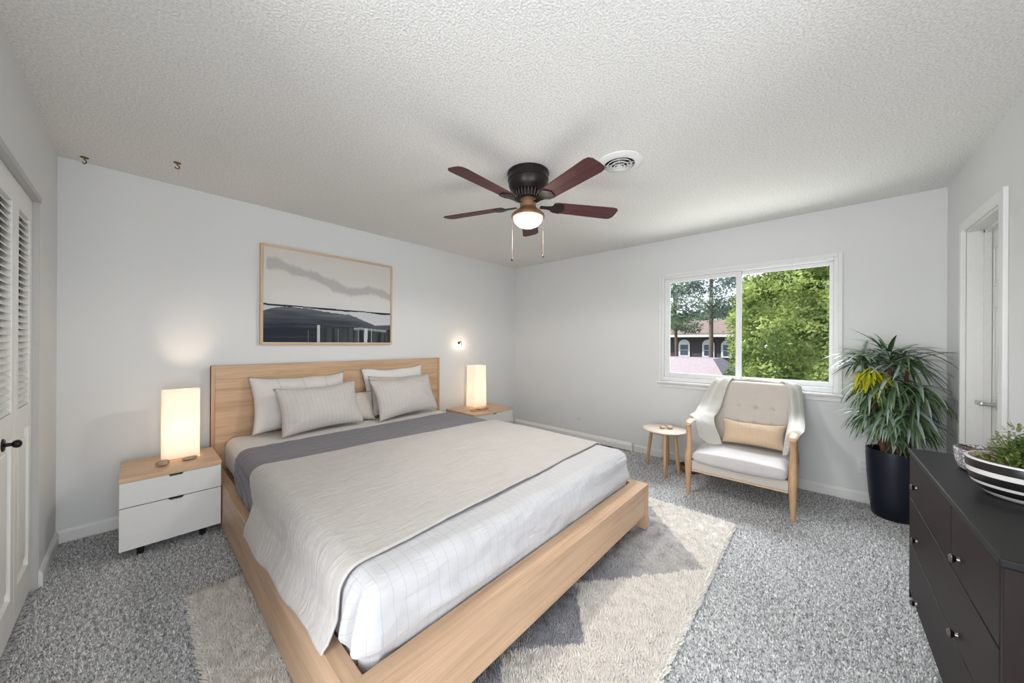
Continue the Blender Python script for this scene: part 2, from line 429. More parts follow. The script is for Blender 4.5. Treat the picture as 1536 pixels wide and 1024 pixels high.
# closet interior
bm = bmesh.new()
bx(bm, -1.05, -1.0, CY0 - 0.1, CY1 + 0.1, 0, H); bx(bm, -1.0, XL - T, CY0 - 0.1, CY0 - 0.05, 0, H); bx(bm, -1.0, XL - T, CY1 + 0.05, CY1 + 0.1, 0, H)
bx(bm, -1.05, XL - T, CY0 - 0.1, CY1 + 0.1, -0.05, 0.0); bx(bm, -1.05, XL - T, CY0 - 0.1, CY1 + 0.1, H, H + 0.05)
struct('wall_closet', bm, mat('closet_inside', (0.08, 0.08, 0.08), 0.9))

def baseboard(name, axis, a, b_, wall, sgn, h=0.085, t=0.014):
    prof = [(0, 0), (t * sgn, 0), (t * sgn, h * 0.8), (t * sgn * 0.45, h), (0, h)]
    bm = bmesh.new()
    if axis == 'x': prism(bm, [(wall + p[0], p[1]) for p in prof], 'x', a, b_)
    else: prism(bm, [(wall + p[0], p[1]) for p in prof], 'y', a, b_)
    return struct(name, bm, M['trim'])
baseboard('baseboard_back', 'x', XL, XB, YA, -1)
baseboard('baseboard_left', 'y', CY1 + 0.0, YA - 0.015, XL, 1)
baseboard('baseboard_right', 'y', YD + 0.015, YA - 0.015, XB, -1)
baseboard('baseboard_front', 'x', DX1 + 0.066, XB, YD, 1)
# closet head and jamb trim
bm = bmesh.new()
bx(bm, XL - 0.07, XL - 0.001, CY1 - 0.012, CY1 + 0.0, 0, CZ); bx(bm, XL - 0.07, XL - 0.001, CY0, CY0 + 0.012, 0, CZ)
bx(bm, XL - 0.03, XL + 0.004, CY0, CY1, CZ - 0.028, CZ + 0.0)
struct('trim_1', bm, mat('grey_track_trim', (0.50, 0.50, 0.49), 0.5))

# closet leaves (bifold): louvred top, panelled bottom
def leaf(idx, y0, y1, knob=None):
    xf, xb = XL - 0.022, XL - 0.052
    g = 0.0015; y0 += g; y1 -= g; st = 0.062
    bm = bmesh.new(); z0, z1 = 0.018, CZ - 0.03
    bx(bm, xb, xf, y0, y0 + st, z0, z1, 0.002, 1); bx(bm, xb, xf, y1 - st, y1, z0, z1, 0.002, 1)
    for a, c in ((z0, 0.17), (0.86, 0.97), (1.88, z1)): bx(bm, xb, xf, y0 + st, y1 - st, a, c)
    d = struct('door_%d' % idx, bm, M['closet'], origin=((xf + xb) / 2, (y0 + y1) / 2, 0))
    bm = bmesh.new(); n_ = 30
    for i in range(n_):
        z = 0.985 + (1.865 - 0.985) * i / (n_ - 1)
        pts = [(xb + 0.002, z + 0.010), (xb + 0.004, z + 0.014), (xf - 0.001, z - 0.009), (xf - 0.003, z - 0.013)]
        prism(bm, pts, 'y', y0 + st - 0.003, y1 - st + 0.003)
    o = new_obj('louvers', bm, M['closet'], d)
    bm = bmesh.new()
    ya, yb = y0 + st, y1 - st
    bx(bm, xb + 0.006, xf - 0.014, ya - 0.002, yb + 0.002, 0.168, 0.862)
    bx(bm, xf - 0.02, xf - 0.004, ya + 0.035, yb - 0.035, 0.215, 0.815, 0.009, 2)
    new_obj('raised_panel', bm, M['closet'], d)
    if knob:
        bm = bmesh.new()
        lv = bmesh.new(); lathe(lv, (0, 0, 0), [(0, 0), (0.026, 0), (0.026, 0.003), (0.021, 0.006), (0.008, 0.008), (0.007, 0.022), (0.013, 0.025), (0.0165, 0.033), (0.015, 0.041), (0.008, 0.046), (0, 0.047)], 20)
        bmesh.ops.transform(lv, verts=lv.verts, matrix=Matrix.Translation((xf, knob[0], knob[1])) @ Matrix.Rotation(PI / 2, 4, 'Y'))
        new_obj('knob', lv, M['black'], d, smooth=40)['label'] = 'black round knob'
        bm.free()
LW = (CY1 - CY0 - 0.024) / 4
for i in range(4):
    a = CY1 - 0.012 - LW * (i + 1)
    leaf(2 + i, a, a + LW, knob=(a + LW - 0.205, 0.862) if i == 1 else None)

# ------------------------------------------------------------------ window_1
bm = bmesh.new()
oy0, oy1, oz0, oz1 = -0.129, 1.367, 0.868, 2.06
for a in ((XB - 0.016, XB + 0.0, oy0, oy0 + 0.03, oz0, oz1), (XB - 0.016, XB, oy1 - 0.03, oy1, oz0, oz1), (XB - 0.016, XB, oy0 + 0.03, oy1 - 0.03, oz1 - 0.03, oz1)):
    bx(bm, *a, 0.004, 2)
win = struct('window_1', bm, M['trim'], origin=(XB, 0.62, 0.868))
bm = bmesh.new()   # vinyl outer frame lining the opening
fx0, fx1 = XB + 0.001, XB + 0.085
for a in ((fx0, fx1, WY0, WY0 + 0.035, WZ0, WZ1), (fx0, fx1, WY1 - 0.035, WY1, WZ0, WZ1), (fx0, fx1, WY0 + 0.035, WY1 - 0.035, WZ1 - 0.035, WZ1), (fx0, fx1, WY0 + 0.035, WY1 - 0.035, WZ0, WZ0 + 0.045)):
    bx(bm, *a, 0.003, 1)
new_obj('window_frame', bm, M['vinyl'], win)
bm = bmesh.new()
bx(bm, XB - 0.055, XB + 0.01, oy0 - 0.008, oy1 + 0.01, 0.846, 0.868, 0.006, 2)
bx(bm, XB - 0.014, XB, oy0 + 0.005, oy1 - 0.005, 0.80, 0.846, 0.004, 2)
new_obj('window_sill', bm, M['trim'], win)
def sash(y0, y1, z0, z1, x0, x1, ll, lr, lt, lb, name='sash'):
    bm = bmesh.new()
    for a in ((x0, x1, y0, y0 + lr, z0, z1), (x0, x1, y1 - ll, y1, z0, z1), (x0, x1, y0 + lr, y1 - ll, z1 - lt, z1), (x0, x1, y0 + lr, y1 - ll, z0, z0 + lb)):
        bx(bm, *a, 0.003, 1)
    s = new_obj(name, bm, M['vinyl'], win)
    xm = (x0 + x1) / 2
    new_obj('pane', box(xm - 0.002, xm + 0.002, y0 + lr - 0.003, y1 - ll + 0.003, z0 + lb - 0.003, z1 - lt + 0.003), M['glass'], s)
zz0, zz1 = WZ0 + 0.045, WZ1 - 0.035
sash(0.592, WY1 - 0.035, zz0, zz1, XB + 0.02, XB + 0.045, 0.055, 0.042, 0.045, 0.05)
sash(WY0 + 0.035, 0.632, zz0, zz1, XB + 0.05, XB + 0.075, 0.042, 0.027, 0.035, 0.045)

# ------------------------------------------------------------------ door_1 (in wall_front)
bm = bmesh.new()
yb = YD - T + 0.002
bx(bm, DX0, DX1, yb, yb + 0.035, 0.01, DZ - 0.004, 0.002, 1)
dr = struct('door_1', bm, M['trim'], origin=((DX0 + DX1) / 2, yb, 0))
yf = yb + 0.035
for (a, c) in ((DX0 + 0.08, DX0 + 0.27), (DX1 - 0.235, DX1 - 0.07)):
    for (z0, z1) in ((0.2, 0.72), (0.98, 1.52), (1.64, 1.88)):
        bm = bmesh.new()
        for q in ((a, c, z0, z0 + 0.012), (a, c, z1 - 0.012, z1), (a, a + 0.012, z0, z1), (c - 0.012, c, z0, z1)):
            bx(bm, q[0], q[1], yf - 0.001, yf + 0.006, q[2], q[3], 0.003, 1)
        bx(bm, a + 0.03, c - 0.03, yf - 0.001, yf + 0.005, z0 + 0.03, z1 - 0.03, 0.004, 1)
        new_obj('raised_panel', bm, M['trim'], dr)
bm = bmesh.new()
hx, hz = 3.40, 0.935
lathe(bm, (0, 0, 0), [(0, 0), (0.032, 0), (0.032, 0.008), (0.012, 0.012), (0.011, 0.07), (0, 0.07)], 20)
bmesh.ops.transform(bm, verts=bm.verts, matrix=Matrix.Translation((hx, yf, hz)) @ Matrix.Rotation(-PI / 2, 4, 'X'))
bx(bm, hx - 0.014, hx + 0.10, yf + 0.052, yf + 0.068, hz - 0.013, hz + 0.013, 0.005, 2)
new_obj('lever_handle', bm, M['chrome'], dr, smooth=40)['label'] = 'brushed chrome lever handle'
# casing and jamb
def casing(bm, x0, x1, z0, z1, horiz=False):
    if horiz:
        prism(bm, [(YD, z0), (YD + 0.010, z0), (YD + 0.017, z0 + 0.02), (YD + 0.020, z1 - 0.006), (YD + 0.015, z1), (YD, z1)], 'x', x0, x1)
    else:
        bx(bm, x0, x1, YD, YD + 0.018, z0, z1, 0.004, 2)
bm = bmesh.new()
casing(bm, DX1, DX1 + 0.065, 0, DZ + 0.06); casing(bm, DX0 - 0.065, DX0, 0, DZ + 0.06); casing(bm, DX0, DX1, DZ, DZ + 0.06, True)
bx(bm, DX1 - 0.004, DX1 + 0.018, YD + 0.0005, YD + 0.024, 0, DZ - 0.002, 0.003, 1)
struct('trim_2', bm, M['trim'])
bm = bmesh.new()
bx(bm, DX1 - 0.012, DX1, YD - T, YD, 0, DZ); bx(bm, DX0, DX0 + 0.012, YD - T, YD, 0, DZ); bx(bm, DX0 + 0.012, DX1 - 0.012, YD - T, YD, DZ - 0.012, DZ)
bx(bm, DX1 - 0.03, DX1 - 0.012, yf + 0.002, yf + 0.03, 0, DZ - 0.012); bx(bm, DX0 + 0.012, DX1 - 0.012, yf + 0.002, yf + 0.03, DZ - 0.03, DZ - 0.012)
struct('trim_3', bm, M['trim'])

# ================================================================== BED
BX0, BX1, BYF, RZ = 0.39, 2.37, 0.878, 0.32
bed = thing('bed', (1.42, 2.2, 0), 'light oak platform bed with a wide flat headboard standing partly on the shag rug', 'bed')
new_obj('headboard', box(0.386, 2.505, 3.485, 3.53, 0.18, 1.09, 0.004, 2), M['headb'], bed)
bm = bmesh.new(); bx(bm, 0.386, 0.41, 3.475, 3.532, 0.0, 1.092, 0.003, 1); new_obj('headboard_edge', bm, M['oakz'], bed)
bm = bmesh.new(); bx(bm, 2.482, 2.507, 3.475, 3.532, 0.0, 1.092, 0.003, 1); new_obj('headboard_edge', bm, M['oakz'], bed)
new_obj('side_rail', box(BX0, BX0 + 0.055, BYF + 0.002, 3.484, 0.035, RZ, 0.003, 2), M['oaky'], bed)
new_obj('side_rail', box(BX1 - 0.055, BX1, BYF + 0.002, 3.484, 0.125, RZ, 0.003, 2), M['oaky'], bed)
new_obj('foot_rail', box(BX0 + 0.001, BX1 - 0.03, BYF, BYF + 0.105, 0.125, RZ + 0.001, 0.003, 2), M['oakx'], bed)
new_obj('bed_slats', box(BX0 + 0.055, BX1 - 0.055, BYF + 0.105, 3.484, 0.24, 0.275, 0.002, 1), M['oakx'], bed)
def bedleg(xo, xi, y0, y1, z1):
    bm = bmesh.new()
    prism(bm, [(xo, 0.025), (xo + (xi - xo) * 0.6, 0.025), (xi, z1), (xo, z1)], 'y', y0, y1, 0.002)
    return new_obj('leg', bm, M['oakz'], bed)
bedleg(BX1 + 0.0, BX1 - 0.085, BYF - 0.001, BYF + 0.055, RZ + 0.0005)
bedleg(BX0, BX0 + 0.085, BYF - 0.001, BYF + 0.055, 0.13)
bedleg(BX1, BX1 - 0.085, 3.42, 3.474, 0.13)
bedleg(BX0, BX0 + 0.085, 3.42, 3.474, 0.13)

MX0, MX1, MY0, MY1, MZ = 0.462, 2.31, 1.0, 3.465, 0.53
sheet = fabric('white_sheet', (0.74, 0.71, 0.68), weave=900)
def md(p, n_):
    return 0.006 * N(p.x * 2.2, p.y * 2.2, p.z * 4) + 0.003 * N(p.x * 9, p.y * 9, p.z * 9)
bm = bmesh.new(); rounded_box(bm, MX0, MX1, MY0, MY1, 0.276, MZ, 0.075, 0.045, md)
tag(new_obj('mattress', bm, sheet, smooth=True), 'thick mattress in a pale fitted sheet lying on the oak bed frame', 'mattress')

# white pinstriped cover over the foot of the bed
def dd(p, n_):
    v_ = Vector((0, 0, 0)); side_f = max(0.0, -n_.y); side_l = max(0.0, -n_.x)
    low = max(0.0, min(1.0, (0.52 - p.z) / 0.18))
    t_ = 0.010 * N(p.x * 1.7, p.y * 2.1, 4) + (0.004 * N(p.x * 5 + p.y * 4, p.y * 12, 3) if n_.z > 0.5 else 0)
    # diagonal tension folds on the foot side
    if side_f > 0.2:
        ph = p.x * 5.0 + p.z * 30.0
        amp = 0.7 + 0.5 * N(p.x * 1.3, 7.0)
        t_ += side_f * low * 0.019 * amp * math.sin(ph + 3 * N(p.x * 2.2, p.z * 4.0))
        t_ += side_f * low * 0.018 * N(p.x * 6, p.z * 24, 3) + 0.006 * side_f * N(p.x * 14, p.z * 40, 8)
        t_ += 0.012 * side_f * low * math.exp(-((p.x - 0.62) / 0.14) ** 2) * math.sin(p.z * 40 + p.x * 22)
    if side_l > 0.2:
        t_ += side_l * low * 0.016 * math.sin(p.y * 26 + 2 * N(p.y * 3, p.z * 4)) * (0.4 + 0.6 * abs(N(p.y * 5, 2)))
        t_ += side_l * low * 0.01
        g = math.exp(-((p.y - 1.055) / 0.013) ** 2)
        t_ -= side_l * 0.06 * g * min(1, low * 2.2)
        t_ += side_l * 0.016 * (math.exp(-((p.y - 1.085) / 0.016) ** 2) + math.exp(-((p.y - 1.022) / 0.018) ** 2)) * min(1, low * 2)
    # flap lip at the near-left corner
    e_ = math.exp(-((p.x - 0.46) / 0.05) ** 2 - ((p.y - 1.0) / 0.05) ** 2)
    t_ += 0.018 * e_ * low
    t_ += (side_f * 0.014 + side_l * 0.010) * low
    t_ *= 1.0 if side_l < 0.2 else max(0.0, min(1.0, (1.24 - p.y) / 0.08))
    kz = max(0.0, min(1.0, (p.z - 0.322) / 0.06)); kz = kz * kz * (3 - 2 * kz)
    if t_ > 0: t_ *= kz
    t_ -= 0.004 * (1 - kz)
    t_ += 0.002 * N(p.x * 24, p.y * 24, p.z * 24)
    return t_
bm = bmesh.new()
rounded_box(bm, MX0 - 0.012, MX1 + 0.014, MY0 - 0.010, 2.3, 0.235, MZ + 0.012, 0.07, 0.016, dd, skip={(2, 0), (1, 1)})
duv = new_obj('bed_cover', bm, fabric('white_pinstripe', (0.535, 0.53, 0.54), stripe=(0, 0.042, 0.0015, (0.42, 0.42, 0.44)), crease=0.6), smooth=True)
tag(duv, 'white pinstriped cotton cover tucked around the foot of the mattress', 'bed cover')
# draped blankets ----------------------------------------------------------
def drape(name, yfar, ynear, off, hemL, hemR, m_, wr, nu=220, nv=90, thick=0.006, rail=None, sag=0.0):
    """yfar/ynear: functions of x giving the two edges; hemL/R: z of the hem as function of v in 0..1 (far..near)"""
    r_ = 0.075; zt = MZ + off; xl, xr = MX0 - off, MX1 + off
    def path(v_):
        zl = hemL(v_); zr = hemR(v_); pts = []
        if rail and rail(v_) is not None:
            xo, zo = rail(v_)
            pts += [Vector((xo - 0.003, 0, zl)), Vector((xo, 0, (zl + zo) / 2)), Vector((xo + 0.012, 0, zo)), Vector((xl - 0.004, 0, zo + 0.06))]
        else:
            pts += [Vector((xl + 0.0, 0, zl)), Vector((xl - 0.004, 0, (zl + zt - r_) / 2)), ]
        pts += [Vector((xl, 0, zt - r_))]
        for k in range(1, 6):
            a = PI - (PI / 2) * k / 6; pts.append(Vector((xl + r_ + r_ * math.cos(a), 0, zt - r_ + r_ * math.sin(a))))
        for k in range(0, 21): pts.append(Vector((xl + r_ + (xr - xl - 2 * r_) * k / 20, 0, zt)))
        for k in range(1, 6):
            a = PI / 2 - (PI / 2) * k / 6; pts.append(Vector((xr - r_ + r_ * math.cos(a), 0, zt - r_ + r_ * math.sin(a))))
        pts += [Vector((xr, 0, zt - r_)), Vector((xr, 0, zr))]
        ls = [0]
        for a, b_ in zip(pts, pts[1:]): ls.append(ls[-1] + (b_ - a).length)
        return pts, ls
    bm = bmesh.new(); cache = {}
    def fn(u, v_):
        if v_ not in cache: cache[v_] = path(v_)
        pts, ls = cache[v_]; s = u * ls[-1]; k = 0
        while k < len(ls) - 2 and ls[k + 1] < s: k += 1
        f = (s - ls[k]) / (ls[k + 1] - ls[k]); p = pts[k].lerp(pts[k + 1], f)
        nn = (pts[k + 1] - pts[k]).cross(Vector((0, 1, 0))); nn = -nn.normalized()
        if nn.z < -0.1: nn = -nn
        x = p.x; yy = yfar(x, p.z) + (ynear(x, p.z) - yfar(x, p.z)) * v_
        q = Vector((p.x, yy, p.z)); d = wr(q, u, v_, (zt - p.z))
        if p.x < 0.9 and p.z < zt - 0.03: nn = Vector((-1, 0, 0))
        return q + nn * d
    grid_mesh(bm, nu, nv, fn, lambda u, v_: (u * 2.4, v_ * abs(yfar(1.4, 0.54) - ynear(1.4, 0.54))))
    o = new_obj(name, bm, m_, smooth=True, recalc=False); solidify(o, thick, 1 if False else 0)
    return o
# charcoal quilt; its dark stripes paint seams and the shade between ridges
def wq(q, u, v_, drop):
    d = 0.004 * N(q.x * 3, q.y * 6, 1) + 0.003 * N(q.x * 14, q.y * 22, 2)
    if drop > 0.05 and q.y > 2.28: d += 0.022 * min(1, drop * 6) * abs(math.sin((q.y - 2.93) * 84))
    return d
o = drape('quilt', lambda x, z: 2.93 + 0.02 * N(x * 2, 3) - (0.14 * min(1, max(0, (0.52 - z) / 0.15)) if x < 0.7 else 0), lambda x, z: 2.06 + 0 * x, 0.011,
          lambda v_: 0.327, lambda v_: 0.40, fabric('charcoal_quilt', (0.22, 0.21, 0.235), rough=0.8, stripe=(1, 0.0374, 0.0045, (0.12, 0.115, 0.13)), quilt=(1, 0.03, 0.4, 0.02), crease=0.5), wq, thick=0.006, nv=220, nu=160)
tag(o, 'charcoal grey quilted blanket band laid across the bed below the pillows', 'quilt')
# beige throw
def wt(q, u, v_, drop):
    d = 0.004 * N(q.x * 2, q.y * 3, 5) + 0.0022 * N(q.x * 9, q.y * 16, 6) + 0.0012 * N(q.x * 26, q.y * 40, 2)
    if drop > 0.05 and q.x < 1: d += 0.002 * min(1, drop * 6) * math.sin(q.y * 17 + 2 * N(q.y * 2, q.z * 3))
    return d + 0.002
def nearb(x, z):
    b_ = 1.125 + 0.05 * max(0, (x - 0.5)) + 0.008 * N(x * 3, 9)
    return b_
def farb(x, z):
    b_ = 2.42 - 0.075 * (x - 0.62)
    if x < 0.7: b_ -= 0.22 * min(1, max(0, (0.53 - z) / 0.18))
    return b_ + 0.006 * N(x * 4, 5)
o = drape('throw_blanket', farb, nearb, 0.026, lambda v_: 0.268 + 0.064 * v_ + 0.006 * math.sin(v_ * 17), lambda v_: 0.36,
          fabric('beige_throw', (0.52, 0.49, 0.465), stripe=(0, 0.05, 0.0009, (0.45, 0.42, 0.40)), crease=1.0), wt,
          rail=lambda v_: (0.380 + 0.012 * v_, 0.345), thick=0.007, nu=260, nv=110)
tag(o, 'thin beige linen throw spread over the middle of the bed', 'blanket')

# pillows -----------------------------------------------------------------
def pillow(name, w_, h_, t_, loc, tilt, yaw, roll, m_, label, group=None, flange=0.012, seed=0):
    """loc: bottom centre. local x = width, y = up, z = thickness"""
    bm = bmesh.new(); nu, nv = 44, 30
    uvl = bm.loops.layers.uv.new('UVMap')
    Mx = Matrix.Translation(loc) @ Matrix.Rotation(yaw, 4, 'Z') @ Matrix.Rotation(tilt, 4, 'X') @ Matrix.Rotation(roll, 4, 'Z')
    rows = {}
    for s in (1, -1):
        V = []
        for j in range(nv + 1):
            row = []
            for i in range(nu + 1):
                a = -1 + 2 * i / nu; b_ = -1 + 2 * j / nv
                border = i in (0, nu) or j in (0, nv)
                if border and s == -1: row.append(rows[(i, j)]); continue
                prof = max(0, 1 - abs(a) ** 3.0) ** 0.55 * max(0, 1 - abs(b_) ** 2.6) ** 0.55
                sx = 1 - 0.08 * (1 - b_ * b_)
                sy = 1 - 0.13 * (1 - a * a)
                x = a * w_ / 2 * sx; y = (b_ * sy + 1) * h_ / 2
                z = s * t_ / 2 * prof
                z += s * prof ** 0.3 * (0.018 * N(x * 5 + seed, y * 5, seed) + 0.009 * N(x * 14 + seed, y * 14, seed + 3 + s)) if not border else 0
                ed = max(0, 1 - prof * 1.6)
                z += s * 0.004 * ed * math.sin((a + b_) * 30 + seed) * (0 if border else 1)
                y += 0.014 * N(x * 6, seed) * (1 if b_ > 0.5 else 0)
                vt = bm.verts.new(Mx @ Vector((x, y, z))); row.append(vt)
                if border: rows[(i, j)] = vt
            V.append(row)
        for j in range(nv):
            for i in range(nu):
                vs = (V[j][i], V[j][i + 1], V[j + 1][i + 1], V[j + 1][i]); us = ((i, j), (i + 1, j), (i + 1, j + 1), (i, j + 1))
                if s == -1: vs = vs[::-1]; us = us[::-1]
                f = bm.faces.new(vs)
                for lp, (p, q) in zip(f.loops, us): lp[uvl].uv = (p / nu * w_, q / nv * h_)
    o = new_obj(name, bm, m_, smooth=True)
    return tag(o, label, 'pillow', group)
pw = fabric('pillow_white', (0.76, 0.74, 0.72), crease=0.25)
pws = fabric('pillow_white_stripe', (0.72, 0.69, 0.66), stripe=(0, 0.19, 0.003, (0.50, 0.45, 0.41)), crease=0.3)
pls = fabric('pillow_linen_stripe', (0.60, 0.56, 0.535), stripe=(0, 0.036, 0.0026, (0.52, 0.48, 0.455)), crease=0.6)
pbg = fabric('pillow_beige', (0.62, 0.57, 0.52), crease=0.3)
TL = math.radians
pillow('pillow', 0.76, 0.47, 0.20, (0.985, 3.295, 0.545), TL(72), TL(1), 0, pws, 'large white pillow with fine brown stripes leaning on the left of the headboard', seed=1)
pillow('pillow', 0.66, 0.40, 0.20, (1.075, 3.075, 0.548), TL(66), TL(3), TL(1.5), pls, 'beige pinstriped lumbar pillow at the front left of the bed', seed=2)
pillow('pillow', 0.72, 0.49, 0.13, (1.895, 3.345, 0.545), TL(76), TL(1), TL(1), pw, 'plain white pillow leaning on the right of the headboard', seed=3)
pillow('pillow', 0.62, 0.41, 0.12, (1.85, 3.215, 0.547), TL(72), TL(-3), TL(-1), pbg, 'warm beige pillow squeezed between the white and the pinstriped pillow on the right', seed=4)
pillow('pillow', 0.70, 0.41, 0.20, (1.87, 3.07, 0.550), TL(66), TL(4), TL(2), pls, 'beige pinstriped lumbar pillow at the front right of the bed', seed=5)
pillow('pillow', 0.50, 0.30, 0.12, (1.32, 3.24, 0.547), TL(62), TL(-6), TL(-4), pbg, 'greyish beige pillow half hidden behind the front left pinstriped pillow', seed=6)

# ================================================================== NIGHTSTANDS
def nightstand(x0, x1, yf_, yb_, zt, label):
    t = thing('nightstand', ((x0 + x1) / 2, (yf_ + yb_) / 2, 0), label, 'nightstand', None)
    new_obj('top', box(x0 - 0.002, x1 + 0.002, yf_ - 0.004, yb_, zt - 0.028, zt, 0.002, 2), M['beechx'], t)
    new_obj('body', box(x0, x1, yf_ + 0.018, yb_, 0.065, zt - 0.0285), M['white'], t)
    zs = zt - 0.0295; zm = zs - 0.145
    def drawer(za, zb):
        xc = (x0 + x1) / 2 + 0.01
        pts = [(x0, za), (x1, za), (x1, zb), (xc + 0.036, zb), (xc + 0.026, zb - 0.014), (xc - 0.026, zb - 0.014), (xc - 0.036, zb), (x0, zb)]
        bm = bmesh.new(); prism(bm, pts, 'y', yf_, yf_ + 0.017, 0.0012)
        d = new_obj('drawer', bm, M['white'], t)
        new_obj('finger_pull', box(xc - 0.036, xc + 0.036, yf_ + 0.0172, yf_ + 0.0177, zb - 0.02, zb + 0.002), M['darkgap'], d)
    drawer(zm + 0.002, zs); drawer(0.065, zm - 0.004)
    for a in (x0 + 0.07, x1 - 0.10):
        for b_ in (yf_ + 0.05, yb_ - 0.08):
            new_obj('leg', box(a, a + 0.03, b_, b_ + 0.03, 0, 0.065, 0.002, 1), M['black'], t)
    return t
nightstand(-0.065, 0.384, 2.977, 3.395, 0.488, 'low white two-drawer nightstand with oak top on the closet side of the bed')
nightstand(2.60, 3.254, 2.94, 3.467, 0.452, 'white nightstand with oak top half hidden behind the bed in the far corner')

# table lamps
def table_lamp(cx, cy, z0, wx, dy, h, taper, label, watts, em, rz=0.0, bz=0.16):
    t = thing('table_lamp', (cx, cy, z0), label, 'lamp')
    def ring(bm, s, z, k=5):
        vs = []; r_ = 0.02
        for (sx, sy, a0) in ((1, 1, 0), (-1, 1, 90), (-1, -1, 180), (1, -1, 270)):
            for i in range(k + 1):
                a = math.radians(a0 + 90 * i / k)
                x = sx * (wx / 2 * s - r_) + r_ * math.cos(a); y = sy * (dy / 2 * s - r_) + r_ * math.sin(a)
                vs.append(bm.verts.new((cx + x * math.cos(rz) - y * math.sin(rz), cy + x * math.sin(rz) + y * math.cos(rz), z)))
        return vs
    bm = bmesh.new(); rr = [ring(bm, 1 - taper * k / 8, z0 + 0.012 + (h - 0.012) * k / 8) for k in range(9)]
    for a, b_ in zip(rr, rr[1:]):
        for i in range(len(a)): bm.faces.new((a[i], a[(i + 1) % len(a)], b_[(i + 1) % len(a)], b_[i]))
    s = new_obj('lamp_shade', bm, shade_mat('lampshade_paper', (1.0, 0.80, 0.60), em), t, smooth=40); solidify(s, 0.003)
    new_obj('lamp_base', box(cx - wx * 0.42, cx + wx * 0.42, cy - dy * 0.4, cy + dy * 0.4, z0, z0 + 0.012, 0.003, 2), M['beechx'], t)
    bm = bmesh.new(); lathe(bm, (cx, cy, z0 + 0.012), [(0, 0), (0.014, 0), (0.014, bz - 0.075), (0, bz - 0.075)], 12); new_obj('socket', bm, M['brass'], t)
    bm = bmesh.new(); lathe(bm, (cx, cy, z0 + bz), [(0, -0.062), (0.014, -0.06), (0.02, -0.035), (0.033, -0.005), (0.03, 0.018), (0.016, 0.031), (0, 0.034)], 16)
    new_obj('bulb', bm, mat('bulb_glow', (1, 1, 1), 0.5, emit=((1.0, 0.82, 0.62), 7)), t, smooth=True)
    L = light('lamp_light', 'POINT', (cx, cy, z0 + bz + 0.07), watts, (1.0, 0.64, 0.36), shadow_soft_size=0.03)
    return t
light('wall_glow_spot', 'SPOT', (0.215, 3.235, 0.93), 3.2, (1.0, 0.80, 0.62), target=(0.26, YA, 1.27), spot_size=0.85, spot_blend=1.0, shadow_soft_size=0.02)  # added spot, shaped to throw an oval glow on the wall above
table_lamp(0.205, 3.235, 0.488, 0.185, 0.10, 0.465, 0.0, 'rectangular paper table lamp, glowing, on the nightstand near the closet', 2.4, 0.32, bz=0.15)
table_lamp(2.975, 3.325, 0.452, 0.20, 0.19, 0.535, 0.06, 'slightly tapered glowing table lamp on the nightstand in the far corner', 2.2, 0.32, bz=0.17)

def pebble(name, c, rx, ry, rz_, m_, label, cat, ang=0):
    bm = bmesh.new(); bmesh.ops.create_icosphere(bm, subdivisions=3, radius=1)
    for v_ in bm.verts:
        x, y, z = v_.co; f = 1 + 0.06 * N(x * 1.5 + c[0], y * 1.5, z * 1.5)
        z = math.copysign(abs(z) ** 0.75, z)
        v_.co = Vector((c[0] + f * (x * rx * math.cos(ang) - y * ry * math.sin(ang)), c[1] + f * (x * rx * math.sin(ang) + y * ry * math.cos(ang)), c[2] + rz_ + z * rz_))
    return tag(new_obj(name, bm, m_, smooth=True), label, cat)
pebble('wooden_box', (0.115, 3.10, 0.4885), 0.032, 0.024, 0.019, M['stone'], 'small oval striped wooden box in front of the left lamp', 'box')
pebble('wooden_dish', (0.243, 3.135, 0.4885), 0.040, 0.018, 0.010, M['stone'], 'flat oval wooden dish at the right foot of the left lamp', 'dish', 0.25)
bm = bmesh.new()
prism(bm, [(2.70, 3.10), (2.86, 3.02), (2.90, 3.10), (2.74, 3.18)], 'z', 0.4525, 0.462, 0.002)
o = new_obj('notebook', bm, mat('tan_cover', (0.50, 0.30, 0.18), 0.7)); tag(o, 'small tan notebook lying on the far nightstand next to the headboard', 'notebook')
bm = bmesh.new()
grid_mesh(bm, 12, 6, lambda u, v_: Vector((2.80 + 0.17 * u, 3.115 - 0.03 * u + 0.055 * (v_ - 0.5), 0.456 + 0.012 * (2 * u - 1) ** 2 + 0.004 * (2 * v_ - 1) ** 2)))
o = new_obj('wooden_tray', bm, M['stone'], smooth=True, recalc=False); solidify(o, 0.005, 1); tag(o, 'small curved wooden tray in front of the far table lamp', 'tray')

# wall sconce beside the headboard
t = thing('wall_sconce', (2.88, YA, 1.22), 'tiny wall light with a dark arm and lit glass cup above the far nightstand', 'lamp')
bm = bmesh.new(); lathe(bm, (0, 0, 0), [(0, 0), (0.018, 0), (0.016, 0.008), (0, 0.01)], 16)
bmesh.ops.transform(bm, verts=bm.verts, matrix=Matrix.Translation((2.868, YA, 1.275)) @ Matrix.Rotation(PI / 2, 4, 'X')); new_obj('wall_plate', bm, M['bronze'], t)
bm = bmesh.new(); tube(bm, [(2.868, YA - 0.005, 1.28), (2.866, YA - 0.03, 1.30), (2.868, YA - 0.05, 1.285), (2.872, YA - 0.055, 1.245)], 0.005, 8); new_obj('arm', bm, M['bronze'], t, smooth=True)
bm = bmesh.new(); lathe(bm, (2.878, YA - 0.06, 1.195), [(0.0, 0), (0.026, 0.0), (0.027, 0.02), (0.024, 0.042), (0.0, 0.045)], 16)
new_obj('glass_cup', bm, mat('lit_cup', (1, 1, 1), 0.4, emit=((1.0, 0.88, 0.72), 3.0)), t, smooth=40)
light('sconce_light', 'POINT', (2.875, YA - 0.09, 1.25), 0.5, (1.0, 0.75, 0.5), shadow_soft_size=0.02)

